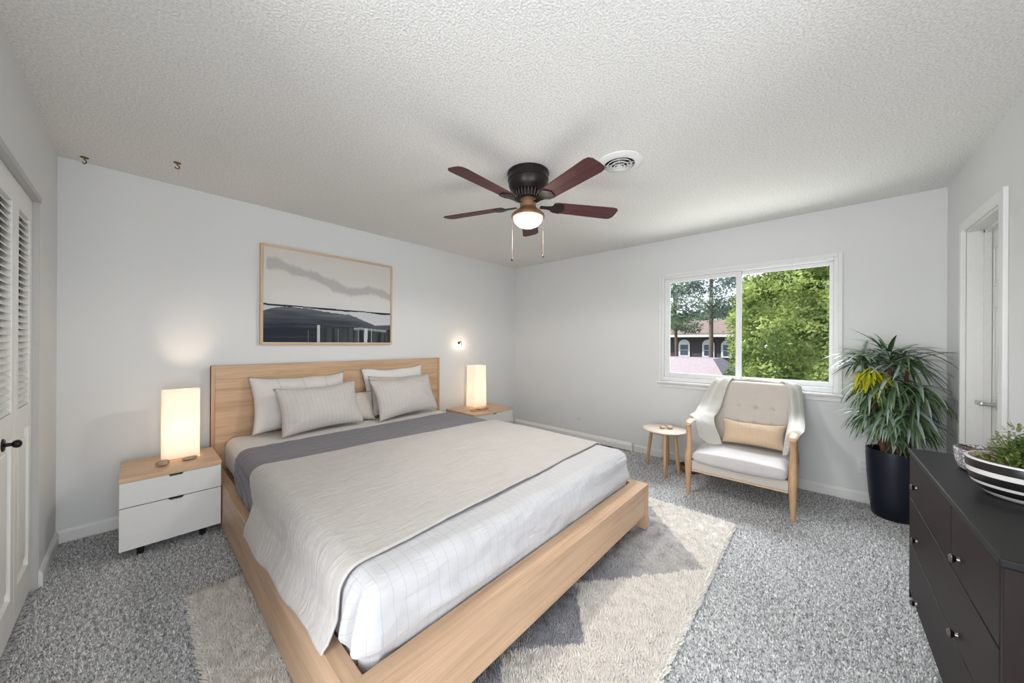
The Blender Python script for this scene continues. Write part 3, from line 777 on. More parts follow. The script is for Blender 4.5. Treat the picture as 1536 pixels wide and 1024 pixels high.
# ================================================================== PAINTING
px0, px1, pz0, pz1 = 0.703, 1.897, 1.258, 2.12
pt = thing('framed_painting', ((px0 + px1) / 2, YA, pz0), 'oak framed abstract landscape painting in greys and near black above the bed', 'painting')
fw = 0.019
for a in ((px0, px0 + fw, pz0, pz1), (px1 - fw, px1, pz0, pz1)):
    new_obj('frame_side', box(a[0], a[1], YA - 0.045, YA - 0.001, a[2], a[3], 0.001, 1), M['framez'], pt)
for a in ((px0 + fw, px1 - fw, pz0, pz0 + fw), (px0 + fw, px1 - fw, pz1 - fw, pz1)):
    new_obj('frame_side', box(a[0], a[1], YA - 0.045, YA - 0.001, a[2], a[3], 0.001, 1), M['framex'], pt)
def lerp3(a, b_, t_): t_ = max(0, min(1, t_)); return tuple(a[i] + (b_[i] - a[i]) * t_ for i in range(3))
def interp(pts, x):
    for (a, b_), (c, d) in zip(pts, pts[1:]):
        if x <= c: return b_ + (d - b_) * max(0, (x - a)) / (c - a)
    return pts[-1][1]
def paint(u, v_):
    sky = lerp3((0.66, 0.63, 0.58), (0.70, 0.69, 0.67), v_ * 1.6)
    c = sky
    cl = interp([(0, .17), (.08, .165), (.2, .215), (.35, .25), (.5, .335), (.6, .38), (.68, .38), (.8, .335), (.9, .35), (1, .40)], u)
    cl += 0.015 * N(u * 14, 1); th = 0.068 + 0.034 * N(u * 9, 5) + 0.01 * N(u * 40, 2)
    dl = abs(v_ - cl + 0.01 * N(u * 30, v_ * 30)); k = max(0, min(1, (th - dl) / 0.035)) * (1 if u > 0.02 else 0)
    c = lerp3(c, (0.47, 0.465, 0.455), k * 0.9)
    hz_ = 0.595 + 0.018 * u + 0.004 * N(u * 8, 3)
    if v_ > hz_ - 0.11 and v_ < hz_: c = lerp3(c, (0.55, 0.56, 0.56), (v_ - hz_ + 0.11) / 0.11 * (0.35 + 0.5 * N(u * 5, 9)))
    if v_ >= hz_:
        c = (0.55, 0.57, 0.59)
        hill = hz_ + interp([(0, .08), (.05, .045), (.14, .018), (.3, .022), (.48, .05), (.62, .055), (.75, .12), (.85, .17), (1, .155)], u) + 0.006 * N(u * 30, 2)
        if v_ > hill:
            d = (v_ - hill) / (1 - hill)
            c = lerp3((0.105, 0.115, 0.135), (0.022, 0.028, 0.04), d * 1.7 + 0.35 * N(u * 3, v_ * 26))
            c = lerp3(c, (0.20, 0.21, 0.23), max(0, N(u * 2.5, v_ * 40, 3)) * 0.7 * (1 - d))
        fr = interp([(0, 1.2), (.36, 1.2), (.4, .83), (.6, .83), (.72, .815), (.95, .84), (1, .82)], u)
        if v_ > fr:
            st = N(u * 34, v_ * 1.3, 7); g = (0.07, 0.085, 0.08)
            c = lerp3((0.018, 0.024, 0.032), g, 0.5 + 0.9 * st)
            if 0.66 < u < 0.96: c = lerp3(c, (0.42, 0.44, 0.46), max(0, 1 - (v_ - fr) / 0.035))
        for (uc, wd, v0, cc) in ((.375, .010, .80, .55), (.765, .016, .83, .60), (.82, .004, .83, .45), (.30, .0025, .86, .22), (.53, .003, .84, .2), (.70, .004, .84, .25)):
            if v_ > v0 and abs(u - uc - (0.02 * (1 - v_) if wd > .012 else 0)) < wd: c = lerp3(c, (cc, cc * 1.02, cc * 1.04), 0.9)
        if v_ < hz_ + 0.018 * (1 + 0.7 * N(u * 6, 4)) : c = (0.02, 0.022, 0.028)
    return c
bm = bmesh.new(); cl_ = bm.loops.layers.float_color.new('Col'); nu, nv = 330, 230
ix0, ix1, iz0, iz1 = px0 + fw, px1 - fw, pz0 + fw, pz1 - fw
V = [[bm.verts.new((ix0 + (ix1 - ix0) * i / nu, YA - 0.034, iz1 - (iz1 - iz0) * j / nv)) for i in range(nu + 1)] for j in range(nv + 1)]
CC = [[(*paint(i / nu, j / nv), 1) for i in range(nu + 1)] for j in range(nv + 1)]
for j in range(nv):
    for i in range(nu):
        f = bm.faces.new((V[j][i], V[j + 1][i], V[j + 1][i + 1], V[j][i + 1]))
        for lp, (a, b_) in zip(f.loops, ((i, j), (i, j + 1), (i + 1, j + 1), (i + 1, j))): lp[cl_] = CC[b_][a]
new_obj('canvas', bm, attr_mat('painted_canvas', 0.75, (120, 0.2, 0.002)), pt, recalc=False)
new_obj('backing_board', box(ix0, ix1, YA - 0.0335, YA - 0.003, iz0, iz1), M['darkgap'], pt)

# ================================================================== CEILING FAN
FX, FY = 1.79, 1.486
fan = thing('ceiling_fan', (FX, FY, H), 'dark bronze flush ceiling fan with five reddish mahogany blades and a lit glass bowl', 'ceiling fan')
bm = bmesh.new(); lathe(bm, (FX, FY, H), [(0, 0), (0.140, 0), (0.142, -0.012), (0.136, -0.018), (0.136, -0.045), (0.139, -0.05), (0.139, -0.056), (0.134, -0.06), (0.132, -0.092), (0.118, -0.118), (0.096, -0.134), (0, -0.134)], 48)
new_obj('motor_housing', bm, M['bronze'], fan, smooth=35)
bm = bmesh.new()
lathe(bm, (FX, FY, H - 0.134), [(0, 0), (0.082, 0), (0.082, -0.045), (0.06, -0.05), (0, -0.05)], 40)
for k in range(26):
    a = 2 * PI * k / 26; c, s = math.cos(a), math.sin(a)
    tube(bm, [(FX + 0.097 * c, FY + 0.097 * s, H - 0.134), (FX + 0.094 * c, FY + 0.094 * s, H - 0.155), (FX + 0.08 * c, FY + 0.08 * s, H - 0.178)], 0.0045, 6)
new_obj('vent_ring', bm, M['bronze'], fan, smooth=35)
bm = bmesh.new(); lathe(bm, (FX, FY, H - 0.18), [(0, 0), (0.062, 0), (0.064, -0.012), (0.055, -0.02), (0.055, -0.055), (0.07, -0.072), (0.100, -0.095), (0.112, -0.108), (0.114, -0.122), (0.108, -0.126), (0, -0.122)], 48)
new_obj('light_fitter', bm, M['copper'], fan, smooth=35)
bm = bmesh.new(); lathe(bm, (FX, FY, H - 0.303), [(0.0, 0.0), (0.100, 0), (0.099, -0.012), (0.090, -0.032), (0.07, -0.052), (0.042, -0.065), (0, -0.070)], 40)
new_obj('glass_bowl', bm, mat('lit_frosted_glass', (0.9, 0.88, 0.82), 0.4, emit=((1.0, 0.86, 0.66), 3.2)), fan, smooth=50)
mah = wood('mahogany_blade', 'x', (0.10, 0.030, 0.032), (0.05, 0.014, 0.016), 0.55)
for k in range(5):
    a = math.radians(37.5 + 72 * k)
    R = Matrix.Translation((FX, FY, 2.222)) @ Matrix.Rotation(a, 4, 'Z') @ Matrix.Rotation(math.radians(-12), 4, 'X')
    bm = bmesh.new(); pts = []
    r0, r1 = 0.175, 0.655
    outl = [(r0, -0.048), (r0 + 0.02, -0.056), (r1 - 0.045, -0.068), (r1 - 0.016, -0.062), (r1 - 0.002, -0.042), (r1, 0.0), (r1 - 0.002, 0.042), (r1 - 0.016, 0.062), (r1 - 0.045, 0.068), (r0 + 0.02, 0.056), (r0, 0.048)]
    prism(bm, outl, 'z', -0.003, 0.003, 0.001)
    bl = new_obj('blade', bm, mah, None, origin=(0, 0, 0)); bl.parent = fan
    bl.matrix_local = Matrix.Translation(-Vector(fan.location)) @ R; ORG[bl.name] = Vector((0, 0, 0))
    bm = bmesh.new()
    prism(bm, [(0.085, -0.014), (0.13, -0.012), (0.165, -0.02), (0.19, -0.045), (0.235, -0.052), (0.25, -0.03), (0.262, 0), (0.25, 0.03), (0.235, 0.052), (0.19, 0.045), (0.165, 0.02), (0.13, 0.012), (0.085, 0.014)], 'z', -0.011, -0.0035, 0.0015)
    for (x, y) in ((0.20, 0.03), (0.20, -0.03), (0.24, 0.0)): lathe(bm, (x, y, -0.0135), [(0, 0), (0.007, 0.0005), (0.007, 0.0025), (0, 0.0025)], 10)
    new_obj('blade_iron', bm, M['bronze'], bl)
rx, ry = math.sin(YAW), -math.cos(YAW)
for s, z in ((-0.106, 1.86), (0.104, 1.885)):
    x, y = FX + s * rx, FY + s * ry
    bm = bmesh.new(); tube(bm, [(x, y, H - 0.29), (x, y, z)], 0.0008, 6)
    ch = new_obj('pull_chain', bm, M['copper'], fan)
    bm = bmesh.new(); lathe(bm, (x, y, z - 0.02), [(0, 0), (0.005, 0.002), (0.0065, 0.01), (0.003, 0.02), (0, 0.021)], 10); new_obj('chain_pull', bm, M['black'], ch)
light('fan_light', 'POINT', (FX, FY, H - 0.46), 3, (1.0, 0.95, 0.88), shadow_soft_size=0.14)
light('fan_downlight', 'SPOT', (FX, FY, H - 0.39), 40, (1.0, 0.96, 0.90), target=(FX, FY, 0), spot_size=math.radians(176), spot_blend=0.25, shadow_soft_size=0.10)

# ceiling register
vx, vy = 2.075, 0.965
vt_ = thing('ceiling_vent', (vx, vy, H), 'round white louvred air register in the ceiling next to the fan', 'ceiling vent')
bm = bmesh.new(); lathe(bm, (vx, vy, H), [(0.092, -0.004), (0.095, -0.016), (0.12, -0.014), (0.142, -0.004), (0.143, 0.0), (0.092, 0.0), (0.092, -0.004)], 48); new_obj('outer_ring', bm, M['trim'], vt_, smooth=40)
bm = bmesh.new(); lathe(bm, (vx, vy, H - 0.001), [(0, 0), (0.094, 0), (0.094, 0.001), (0, 0.001)], 40); new_obj('duct', bm, M['darkgap'], vt_)
for r_, dz in ((0.078, 0.0), (0.058, -0.006), (0.038, -0.012)):
    bm = bmesh.new(); lathe(bm, (vx, vy, H - 0.012 + dz), [(r_ - 0.012, 0.006), (r_, -0.008), (r_ + 0.002, -0.006), (r_ - 0.010, 0.008), (r_ - 0.012, 0.006)], 40); new_obj('cone_ring', bm, M['trim'], vt_, smooth=40)
bm = bmesh.new(); lathe(bm, (vx, vy, H - 0.026), [(0, -0.006), (0.018, -0.004), (0.021, 0.0), (0.018, 0.004), (0, 0.005)], 24); new_obj('center_cap', bm, M['trim'], vt_, smooth=40)
bm = bmesh.new()
for a in (0.4, 0.4 + PI / 2): 
    c, s = math.cos(a), math.sin(a); tube(bm, [(vx - 0.09 * c, vy - 0.09 * s, H - 0.006), (vx + 0.09 * c, vy + 0.09 * s, H - 0.006)], 0.003, 6)
new_obj('spokes', bm, M['trim'], vt_)

# ceiling hooks
def hook(x, y, label, turn):
    t = thing('ceiling_hook', (x, y, H), label, 'hook')
    bm = bmesh.new(); lathe(bm, (x, y, H), [(0, 0), (0.019, 0), (0.018, -0.004), (0.008, -0.007), (0, -0.007)], 16); new_obj('mount_plate', bm, M['brass'], t, smooth=40)
    bm = bmesh.new(); pts = [(0, 0, -0.005), (0, 0, -0.016)]
    for k in range(15):
        a = math.radians(90 - k * 19); pts.append((0.011 * math.cos(a), 0, -0.028 + 0.012 * math.sin(a)))
    c, s = math.cos(turn), math.sin(turn)
    tube(bm, [(x + p[0] * c, y + p[0] * s, H + p[2]) for p in pts], 0.0032, 8); new_obj('hook', bm, M['brass'], t, smooth=True)
hook(-0.226, 3.454, 'brass swag hook in the ceiling close to the left corner', YAW - PI / 2)
hook(0.173, 3.102, 'brass swag hook in the ceiling farther right of the left corner', YAW - PI / 2 + 0.4)

# wall plates
o = thing('cable_jack', (XB, 2.405, 0.25), 'small round white cable jack low on the wall between bed and side table', 'wall socket')
bm = bmesh.new(); lathe(bm, (0, 0, 0), [(0, 0), (0.035, 0), (0.033, 0.006), (0.012, 0.008), (0, 0.008)], 24)
bmesh.ops.transform(bm, verts=bm.verts, matrix=Matrix.Translation((XB - 0.0005, 2.405, 0.278)) @ Matrix.Rotation(-PI / 2, 4, 'Y')); new_obj('cover_plate', bm, M['wall'], o, smooth=40)
bm = bmesh.new(); lathe(bm, (0, 0, 0.0075), [(0, 0), (0.009, 0), (0.008, 0.012), (0, 0.013)], 12)
bmesh.ops.transform(bm, verts=bm.verts, matrix=Matrix.Translation((XB, 2.405, 0.278)) @ Matrix.Rotation(-PI / 2, 4, 'Y')); new_obj('connector', bm, M['chrome'], o)
o = thing('wall_outlet', (XB, -0.25, 0.235), 'white electrical outlet plate on the wall behind the tall black planter', 'wall socket')
new_obj('cover_plate', box(XB - 0.008, XB - 0.0005, -0.29, -0.222, 0.235, 0.352, 0.003, 2), M['trim'], o)
for z in (0.262, 0.308): new_obj('receptacle', box(XB - 0.011, XB - 0.0075, -0.272, -0.240, z, z + 0.026, 0.002, 1), M['white'], o)

# baseboard heater along the window wall behind the bed
o = thing('baseboard_heater', (XB - 0.04, 2.5, 0), 'low off-white baseboard heater along the wall behind the foot of the bed', 'heater')
bm = bmesh.new(); prism(bm, [(XB - 0.016, 0.012), (XB - 0.05, 0.012), (XB - 0.055, 0.075), (XB - 0.02, 0.105), (XB - 0.016, 0.105)], 'y', 1.66, 3.50, 0.002); new_obj('cover', bm, M['closet'], o)
new_obj('end_cap', box(XB - 0.058, XB - 0.016, 1.645, 1.66, 0.0, 0.108, 0.002, 1), M['trim'], o)

# ================================================================== SIDE TABLE
TX, TY, TZ, TR = 3.60, 1.17, 0.43, 0.212
st = thing('side_table', (TX, TY, 0), 'round pale side table on slender oak legs between the bed and the armchair', 'side table')
bm = bmesh.new(); lathe(bm, (TX, TY, TZ), [(0, 0), (TR - 0.014, 0), (TR, -0.008), (TR, -0.016), (TR - 0.02, -0.024), (0, -0.024)], 56)
new_obj('table_top', bm, mat('pale_wood_top', (0.66, 0.55, 0.46), 0.35, var=(8, 0.06)), st, smooth=40)
for (a, b_) in ((3.695, 1.385), (3.405, 1.108), (3.545, 1.02), (3.76, 1.19)):
    dx, dy = a - TX, b_ - TY
    bm = bmesh.new(); tube(bm, [(TX + dx * 0.72, TY + dy * 0.72, TZ - 0.024), (TX + dx * 0.85, TY + dy * 0.85, TZ / 2), (a, b_, 0.0)], [0.017, 0.016, 0.013], 10)
    new_obj('leg', bm, M['beech'], st, smooth=50)
bm = bmesh.new(); tube(bm, [(TX + 0.15 * math.cos(k * PI / 12), TY + 0.15 * math.sin(k * PI / 12), TZ - 0.034) for k in range(25)], 0.010, 6); new_obj('apron_ring', bm, M['beech'], st, smooth=True)
wd = mat('beige_pebble', (0.52, 0.36, 0.25), 0.5)
pebble('pebble', (3.565, 1.185, TZ + 0.0005), 0.036, 0.026, 0.012, wd, 'flat brown pebble on the side table, the left one of two', 'pebble', 0.5)
pebble('pebble', (3.60, 1.125, TZ + 0.0005), 0.034, 0.028, 0.016, mat('tan_pebble', (0.62, 0.44, 0.30), 0.5), 'rounder tan pebble on the side table, nearer the armchair', 'pebble', 1.0)

# small wooden bowl on the carpet behind the armchair leg
bm = bmesh.new(); lathe(bm, (3.72, 0.97, 0.0), [(0, 0), (0.05, 0), (0.085, 0.03), (0.092, 0.075), (0.088, 0.075), (0.08, 0.033), (0.048, 0.008), (0, 0.008)], 32)
tag(new_obj('wooden_bowl', bm, mat('brown_wood', (0.22, 0.11, 0.05), 0.5), smooth=40), 'small brown wooden bowl on the carpet between side table and armchair', 'bowl')

# ================================================================== ARMCHAIR (faces -x)
ac = thing('armchair', (3.52, 0.5, 0), 'oak framed lounge armchair with cream cushions standing below the window', 'armchair')
def smooth_tube(name, P, R, m_, flat=None, n=10, parent=ac, steps=6):
    P = [Vector(p) for p in P]; pts = []; rs = []
    for k in range((len(P) - 1) * steps + 1):
        t_ = k / steps; pts.append(cr(P, t_)); i = min(int(t_), len(R) - 2); rs.append(R[i] + (R[i + 1] - R[i]) * (t_ - i))
    bm = bmesh.new(); tube(bm, pts, rs, n, flat=flat); return new_obj(name, bm, m_, parent, smooth=50)
for y, s in ((0.845, 1), (0.150, -1)):
    smooth_tube('leg', [(3.20, y, 0), (3.195, y, 0.16), (3.19, y, 0.30), (3.215, y, 0.42), (3.205, y, 0.52), (3.195, y, 0.585)], [0.014, 0.021, 0.027, 0.021, 0.019, 0.021], M['beech'], flat=(1.0, 1.05))
    smooth_tube('leg', [(3.86, y - s * 0.02, 0), (3.82, y - s * 0.01, 0.18), (3.79, y - s * 0.01, 0.30), (3.80, y - s * 0.02, 0.44)], [0.014, 0.02, 0.024, 0.02], M['beech'])
    # armrest
    bm = bmesh.new(); P = [Vector(q) for q in ((3.165, y, 0.585), (3.19, y, 0.603), (3.28, y + s * 0.004, 0.612), (3.45, y + s * 0.005, 0.603), (3.62, y, 0.588), (3.77, y - s * 0.012, 0.575))]
    W = [0.014, 0.026, 0.031, 0.030, 0.026, 0.022]
    pts = []; ws = []
    for k in range(31):
        t_ = k / 6; pts.append(cr(P, t_)); i = min(int(t_), 4); ws.append(W[i] + (W[i + 1] - W[i]) * (t_ - i))
    tube(bm, pts, ws, 12, flat=(1.0, 0.42)); new_obj('armrest', bm, M['beechx'], ac, smooth=50)
    # side rail and side slat panel
    bm = bmesh.new(); prism(bm, [(3.19, 0.215), (3.82, 0.20), (3.82, 0.27), (3.19, 0.285)], 'y', y - 0.012, y + 0.012, 0.003); new_obj('side_rail', bm, M['beechx'], ac)
    smooth_tube('back_post', [(3.745, y - s * 0.035, 0.25), (3.80, y - s * 0.035, 0.48), (3.855, y - s * 0.035, 0.70), (3.90, y - s * 0.04, 0.885)], [0.018, 0.018, 0.016, 0.012], M['beech'])
cream = fabric('cream_linen', (0.58, 0.53, 0.475), crease=0.12)
creamw = fabric('pale_linen', (0.60, 0.575, 0.565), crease=0.15)
bm = bmesh.new(); bx(bm, 3.190, 3.215, 0.175, 0.82, 0.212, 0.29, 0.006, 2); new_obj('front_apron', bm, cream, ac)['label'] = 'fabric covered front apron'
new_obj('front_rail', box(3.192, 3.216, 0.175, 0.82, 0.197, 0.212, 0.002, 1), M['beechx'], ac)
new_obj('seat_base', box(3.216, 3.78, 0.165, 0.83, 0.225, 0.272), M['oaky'], ac)
new_obj('back_rail', box(3.85, 3.875, 0.19, 0.81, 0.70, 0.74, 0.003, 1), M['beechx'], ac)
def sd(p, n_):
    d = 0.004 * N(p.x * 6, p.y * 6, p.z * 6)
    if n_.z > 0.3: d += 0.018 * (1 - ((p.y - 0.5) / 0.34) ** 2) * (1 - ((p.x - 3.45) / 0.34) ** 2)
    if n_.x < -0.5: d += 0.018 * (1 - ((p.y - 0.5) / 0.34) ** 2)
    return d
bm = bmesh.new(); rounded_box(bm, 3.165, 3.74, 0.178, 0.816, 0.285, 0.372, 0.042, 0.02, sd); new_obj('seat_cushion', bm, creamw, ac, smooth=True)
# back cushion, tufted, leaning back
BW0, BW1 = 0.178, 0.700
RB = Matrix.Translation((3.655, 0, 0.385)) @ Matrix.Rotation(math.radians(21), 4, 'Y')
tufts = [(y, z) for y in (0.32, 0.43 + 0.0, 0.56) for z in (0.20, 0.345)]
tufts = [(0.31, 0.335), (0.435, 0.335), (0.56, 0.335), (0.31, 0.19), (0.435, 0.19), (0.56, 0.19)]
def bd(p, n_):
    d = 0.003 * N(p.x * 5, p.y * 5, p.z * 5)
    if n_.x < -0.3:
        for (a, c) in tufts: d -= 0.014 * math.exp(-(((p.y - a) / 0.014) ** 2 + ((p.z - c) / 0.014) ** 2)) + 0.005 * math.exp(-((p.z - c) / 0.008) ** 2 - ((p.y - a) / 0.09) ** 2) + 0.004 * math.exp(-((p.y - a) / 0.006) ** 2 - ((p.z - c) / 0.10) ** 2)
        d += 0.016 * (1 - ((p.z - 0.27) / 0.28) ** 2)
    return d
bm = bmesh.new(); rounded_box(bm, -0.045, 0.045, BW0, BW1 + 0.06, 0.0, 0.585, 0.04, 0.009, bd)
bmesh.ops.transform(bm, verts=bm.verts, matrix=RB); bc = new_obj('back_cushion', bm, cream, ac, smooth=True)
for (a, c) in tufts:
    bm = bmesh.new(); bmesh.ops.create_icosphere(bm, subdivisions=2, radius=0.006, matrix=RB @ Matrix.Translation((-0.048, a, c))); new_obj('tuft_button', bm, cream, bc, smooth=True)
# lumbar pillow on the chair
pc = pillow('lumbar_pillow', 0.46, 0.21, 0.12, (0, 0, 0), 0, 0, 0, fabric('peach_linen', (0.66, 0.50, 0.35), stripe=(0, 0.03, 0.0012, (0.56, 0.42, 0.30)), crease=0.3), 'peach linen lumbar pillow lying on the armchair seat', seed=9)
pc.matrix_world = Matrix.Translation((3.535, 0.435, 0.408)) @ Matrix.Rotation(-PI / 2 + 0.03, 4, 'Z') @ Matrix.Rotation(math.radians(72), 4, 'X') @ Matrix.Translation(-Vector((0, 0, 0))) @ Matrix.Translation(pc.location)
# blanket over the chair back and arms
def loft(bm, rows, nu=26, nv=60, wob=0.006, seed=0):
    R_ = [[Vector(p) for p in r_] for r_ in rows]
    def f(u, v_):
        p = cr([cr(r_, u * (len(r_) - 1)) for r_ in R_], v_ * (len(R_) - 1))
        w_ = wob * math.sin(u * 13 + seed + 2 * N(v_ * 3, seed)) + 0.006 * N(p.x * 12, p.y * 12, p.z * 12 + seed)
        return p + Vector((-0.7, 0.3, 0.55)) * w_
    grid_mesh(bm, nu, nv, f, lambda u, v_: (u * 0.25, v_ * 0.9))
bl = fabric('ivory_blanket', (0.58, 0.555, 0.51), crease=0.45)
bm = bmesh.new()
loft(bm, [[(3.93, 0.60, 0.80), (3.935, 0.70, 0.80), (3.92, 0.79, 0.80)],
          [(3.875, 0.62, 0.945), (3.875, 0.70, 0.945), (3.87, 0.765, 0.935)],
          [(3.80, 0.645, 0.925), (3.80, 0.72, 0.925), (3.82, 0.795, 0.90)],
          [(3.72, 0.675, 0.80), (3.73, 0.76, 0.80), (3.77, 0.85, 0.78)],
          [(3.645, 0.69, 0.70), (3.65, 0.78, 0.70), (3.70, 0.885, 0.68)],
          [(3.60, 0.71, 0.645), (3.56, 0.80, 0.655), (3.56, 0.888, 0.635)],
          [(3.53, 0.72, 0.61), (3.45, 0.81, 0.638), (3.40, 0.885, 0.63)],
          [(3.47, 0.70, 0.55), (3.39, 0.77, 0.585), (3.32, 0.84, 0.628)],
          [(3.46, 0.665, 0.47), (3.37, 0.745, 0.49), (3.30, 0.805, 0.54)],
          [(3.45, 0.64, 0.405), (3.36, 0.73, 0.415), (3.31, 0.79, 0.47)]], seed=1)
loft(bm, [[(3.93, 0.30, 0.80), (3.93, 0.20, 0.80), (3.92, 0.12, 0.80)],
          [(3.885, 0.28, 0.945), (3.885, 0.20, 0.94), (3.88, 0.135, 0.92)],
          [(3.81, 0.225, 0.925), (3.83, 0.175, 0.91), (3.86, 0.125, 0.88)],
          [(3.72, 0.205, 0.78), (3.75, 0.16, 0.78), (3.81, 0.115, 0.77)],
          [(3.645, 0.20, 0.68), (3.67, 0.155, 0.68), (3.73, 0.105, 0.665)],
          [(3.50, 0.205, 0.60), (3.48, 0.155, 0.635), (3.50, 0.098, 0.625)],
          [(3.40, 0.215, 0.50), (3.33, 0.175, 0.61), (3.30, 0.105, 0.628)],
          [(3.42, 0.225, 0.41), (3.34, 0.195, 0.44), (3.29, 0.165, 0.56)]], seed=4, nv=50)
loft(bm, [[(3.93, 0.12, 0.80), (3.938, 0.45, 0.80), (3.93, 0.79, 0.80)], [(3.915, 0.135, 0.87), (3.925, 0.45, 0.88), (3.915, 0.775, 0.87)], [(3.88, 0.14, 0.93), (3.89, 0.45, 0.95), (3.875, 0.76, 0.94)]], nu=40, nv=10, seed=7)
o = new_obj('blanket', bm, bl, smooth=True, recalc=False); solidify(o, 0.007)
tag(o, 'ivory blanket draped over the back and both arms of the armchair', 'blanket')

# ================================================================== TALL POTTED PLANT
PX, PY = 3.80, -0.405
pp = thing('potted_plant', (PX, PY, 0), 'tall dracaena with drooping strap leaves in a dark navy pot in the corner', 'potted plant')
bm = bmesh.new(); lathe(bm, (PX, PY, 0), [(0, 0), (0.110, 0), (0.118, 0.01), (0.134, 0.14), (0.147, 0.33), (0.152, 0.46), (0.150, 0.50), (0.143, 0.50), (0.141, 0.46), (0, 0.455)], 56)
new_obj('pot', bm, M['pot'], pp, smooth=40)
bm = bmesh.new(); lathe(bm, (PX, PY, 0.456), [(0.14, 0), (0.10, 0.008), (0.0, 0.012)], 32); new_obj('soil', bm, M['darksoil'], pp, smooth=True)
stems = [((0.02, 0.03), 1.16, (-0.07, 0.03)), ((-0.03, 0.02), 1.15, (-0.05, 0.16)), ((0.03, -0.04), 1.12, (-0.02, -0.06)), ((-0.04, -0.02), 0.95, (-0.10, 0.02)), ((-0.05, 0.05), 0.92, (-0.10, 0.13)), ((-0.02, -0.06), 0.90, (-0.09, -0.08)), ((-0.02, 0.0), 0.74, (-0.07, 0.03))]
for (b0, hz_, tp) in stems:
    smooth_tube('trunk', [(PX + b0[0], PY + b0[1], 0.46), (PX + (b0[0] + tp[0]) / 2, PY + (b0[1] + tp[1]) / 2 + 0.01, (0.46 + hz_) / 2), (PX + tp[0], PY + tp[1], hz_)], [0.020, 0.015, 0.010], M['bark'], parent=pp)
def strap(bm, cl_, p0, az, el, L, w_, droop, col, seg=8):
    d = Vector((math.cos(az) * math.cos(el), math.sin(az) * math.cos(el), math.sin(el))); p = Vector(p0)
    pts = [p.copy()]; side = Vector((-math.sin(az), math.cos(az), 0))
    for k in range(seg):
        d = (d + Vector((0, 0, -droop / seg))).normalized(); p = p + d * (L / seg); pts.append(p.copy())
    prev = None
    for k, q in enumerate(pts):
        t_ = k / seg; ww = w_ * (0.55 + 1.2 * t_ if t_ < 0.35 else max(0.03, (1 - t_) / 0.65) ** 0.7)
        tan = (pts[min(k + 1, seg)] - pts[max(k - 1, 0)]).normalized(); up = side.cross(tan)
        def cl3(v_): return Vector((min(v_.x, XB - 0.012), max(v_.y, YD + 0.012), v_.z))
        row = [bm.verts.new(cl3(q + side * ww)), bm.verts.new(cl3(q - up * ww * 0.35)), bm.verts.new(cl3(q - side * ww))]
        if prev:
            for a in range(2):
                f = bm.faces.new((prev[a], prev[a + 1], row[a + 1], row[a]))
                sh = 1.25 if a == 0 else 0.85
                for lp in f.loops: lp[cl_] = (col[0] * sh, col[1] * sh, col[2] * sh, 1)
        prev = row
rng = random.Random(11)
bm = bmesh.new(); cl_ = bm.loops.layers.float_color.new('Col'); bm2 = bmesh.new(); cl2 = bm2.loops.layers.float_color.new('Col')
tiers = [(-0.04, 0.17, 1.17, 34, 0.28, 0.1), (-0.02, -0.05, 1.19, 30, 0.36, -0.1), (-0.07, 0.04, 1.18, 34, 0.30, 0.3), (-0.09, 0.13, 0.97, 34, 0.28, -0.2),
         (-0.09, 0.02, 1.00, 44, 0.30, -0.1), (-0.07, -0.10, 0.95, 36, 0.32, -0.1), (-0.09, 0.05, 0.80, 48, 0.30, -0.3), (-0.09, -0.07, 0.78, 40, 0.30, -0.3), (-0.05, 0.13, 0.76, 28, 0.26, -0.3), (-0.06, 0.02, 0.68, 40, 0.22, -0.2), (-0.03, -0.06, 0.66, 30, 0.22, -0.1)]
for (dx, dy, z, cnt, L, e0) in tiers:
    cnt = int(cnt * 1.7)
    for k in range(cnt):
        az = 2 * PI * k / cnt + rng.uniform(-0.2, 0.2); el = e0 + rng.uniform(-0.35, 0.75)
        g = rng.random()
        col = lerp3((0.035, 0.085, 0.035), (0.15, 0.23, 0.10), g)
        if rng.random() < 0.30: col = lerp3((0.22, 0.30, 0.25), (0.38, 0.44, 0.40), rng.random())
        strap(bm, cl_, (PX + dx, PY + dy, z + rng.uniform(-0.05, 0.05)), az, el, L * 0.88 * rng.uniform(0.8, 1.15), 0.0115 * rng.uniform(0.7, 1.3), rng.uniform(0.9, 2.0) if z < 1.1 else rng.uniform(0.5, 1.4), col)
new_obj('foliage', bm, attr_mat('strap_leaf', 0.35, spec=0.5), pp, smooth=True, recalc=False)
for k in range(60):
    az = rng.uniform(PI * 0.5, PI * 1.4); col = lerp3((0.20, 0.24, 0.02), (0.52, 0.50, 0.02), rng.random())
    strap(bm2, cl2, (PX - 0.10, PY + 0.13 + rng.uniform(-0.04, 0.05), 1.03 + rng.uniform(-0.04, 0.08)), az, rng.uniform(-0.4, 0.5), rng.uniform(0.10, 0.22), 0.010, rng.uniform(1.2, 2.4), col)
new_obj('yellow_foliage', bm2, attr_mat('yellow_leaf', 0.4), pp, smooth=True, recalc=False)['label'] = 'yellowish leaves'

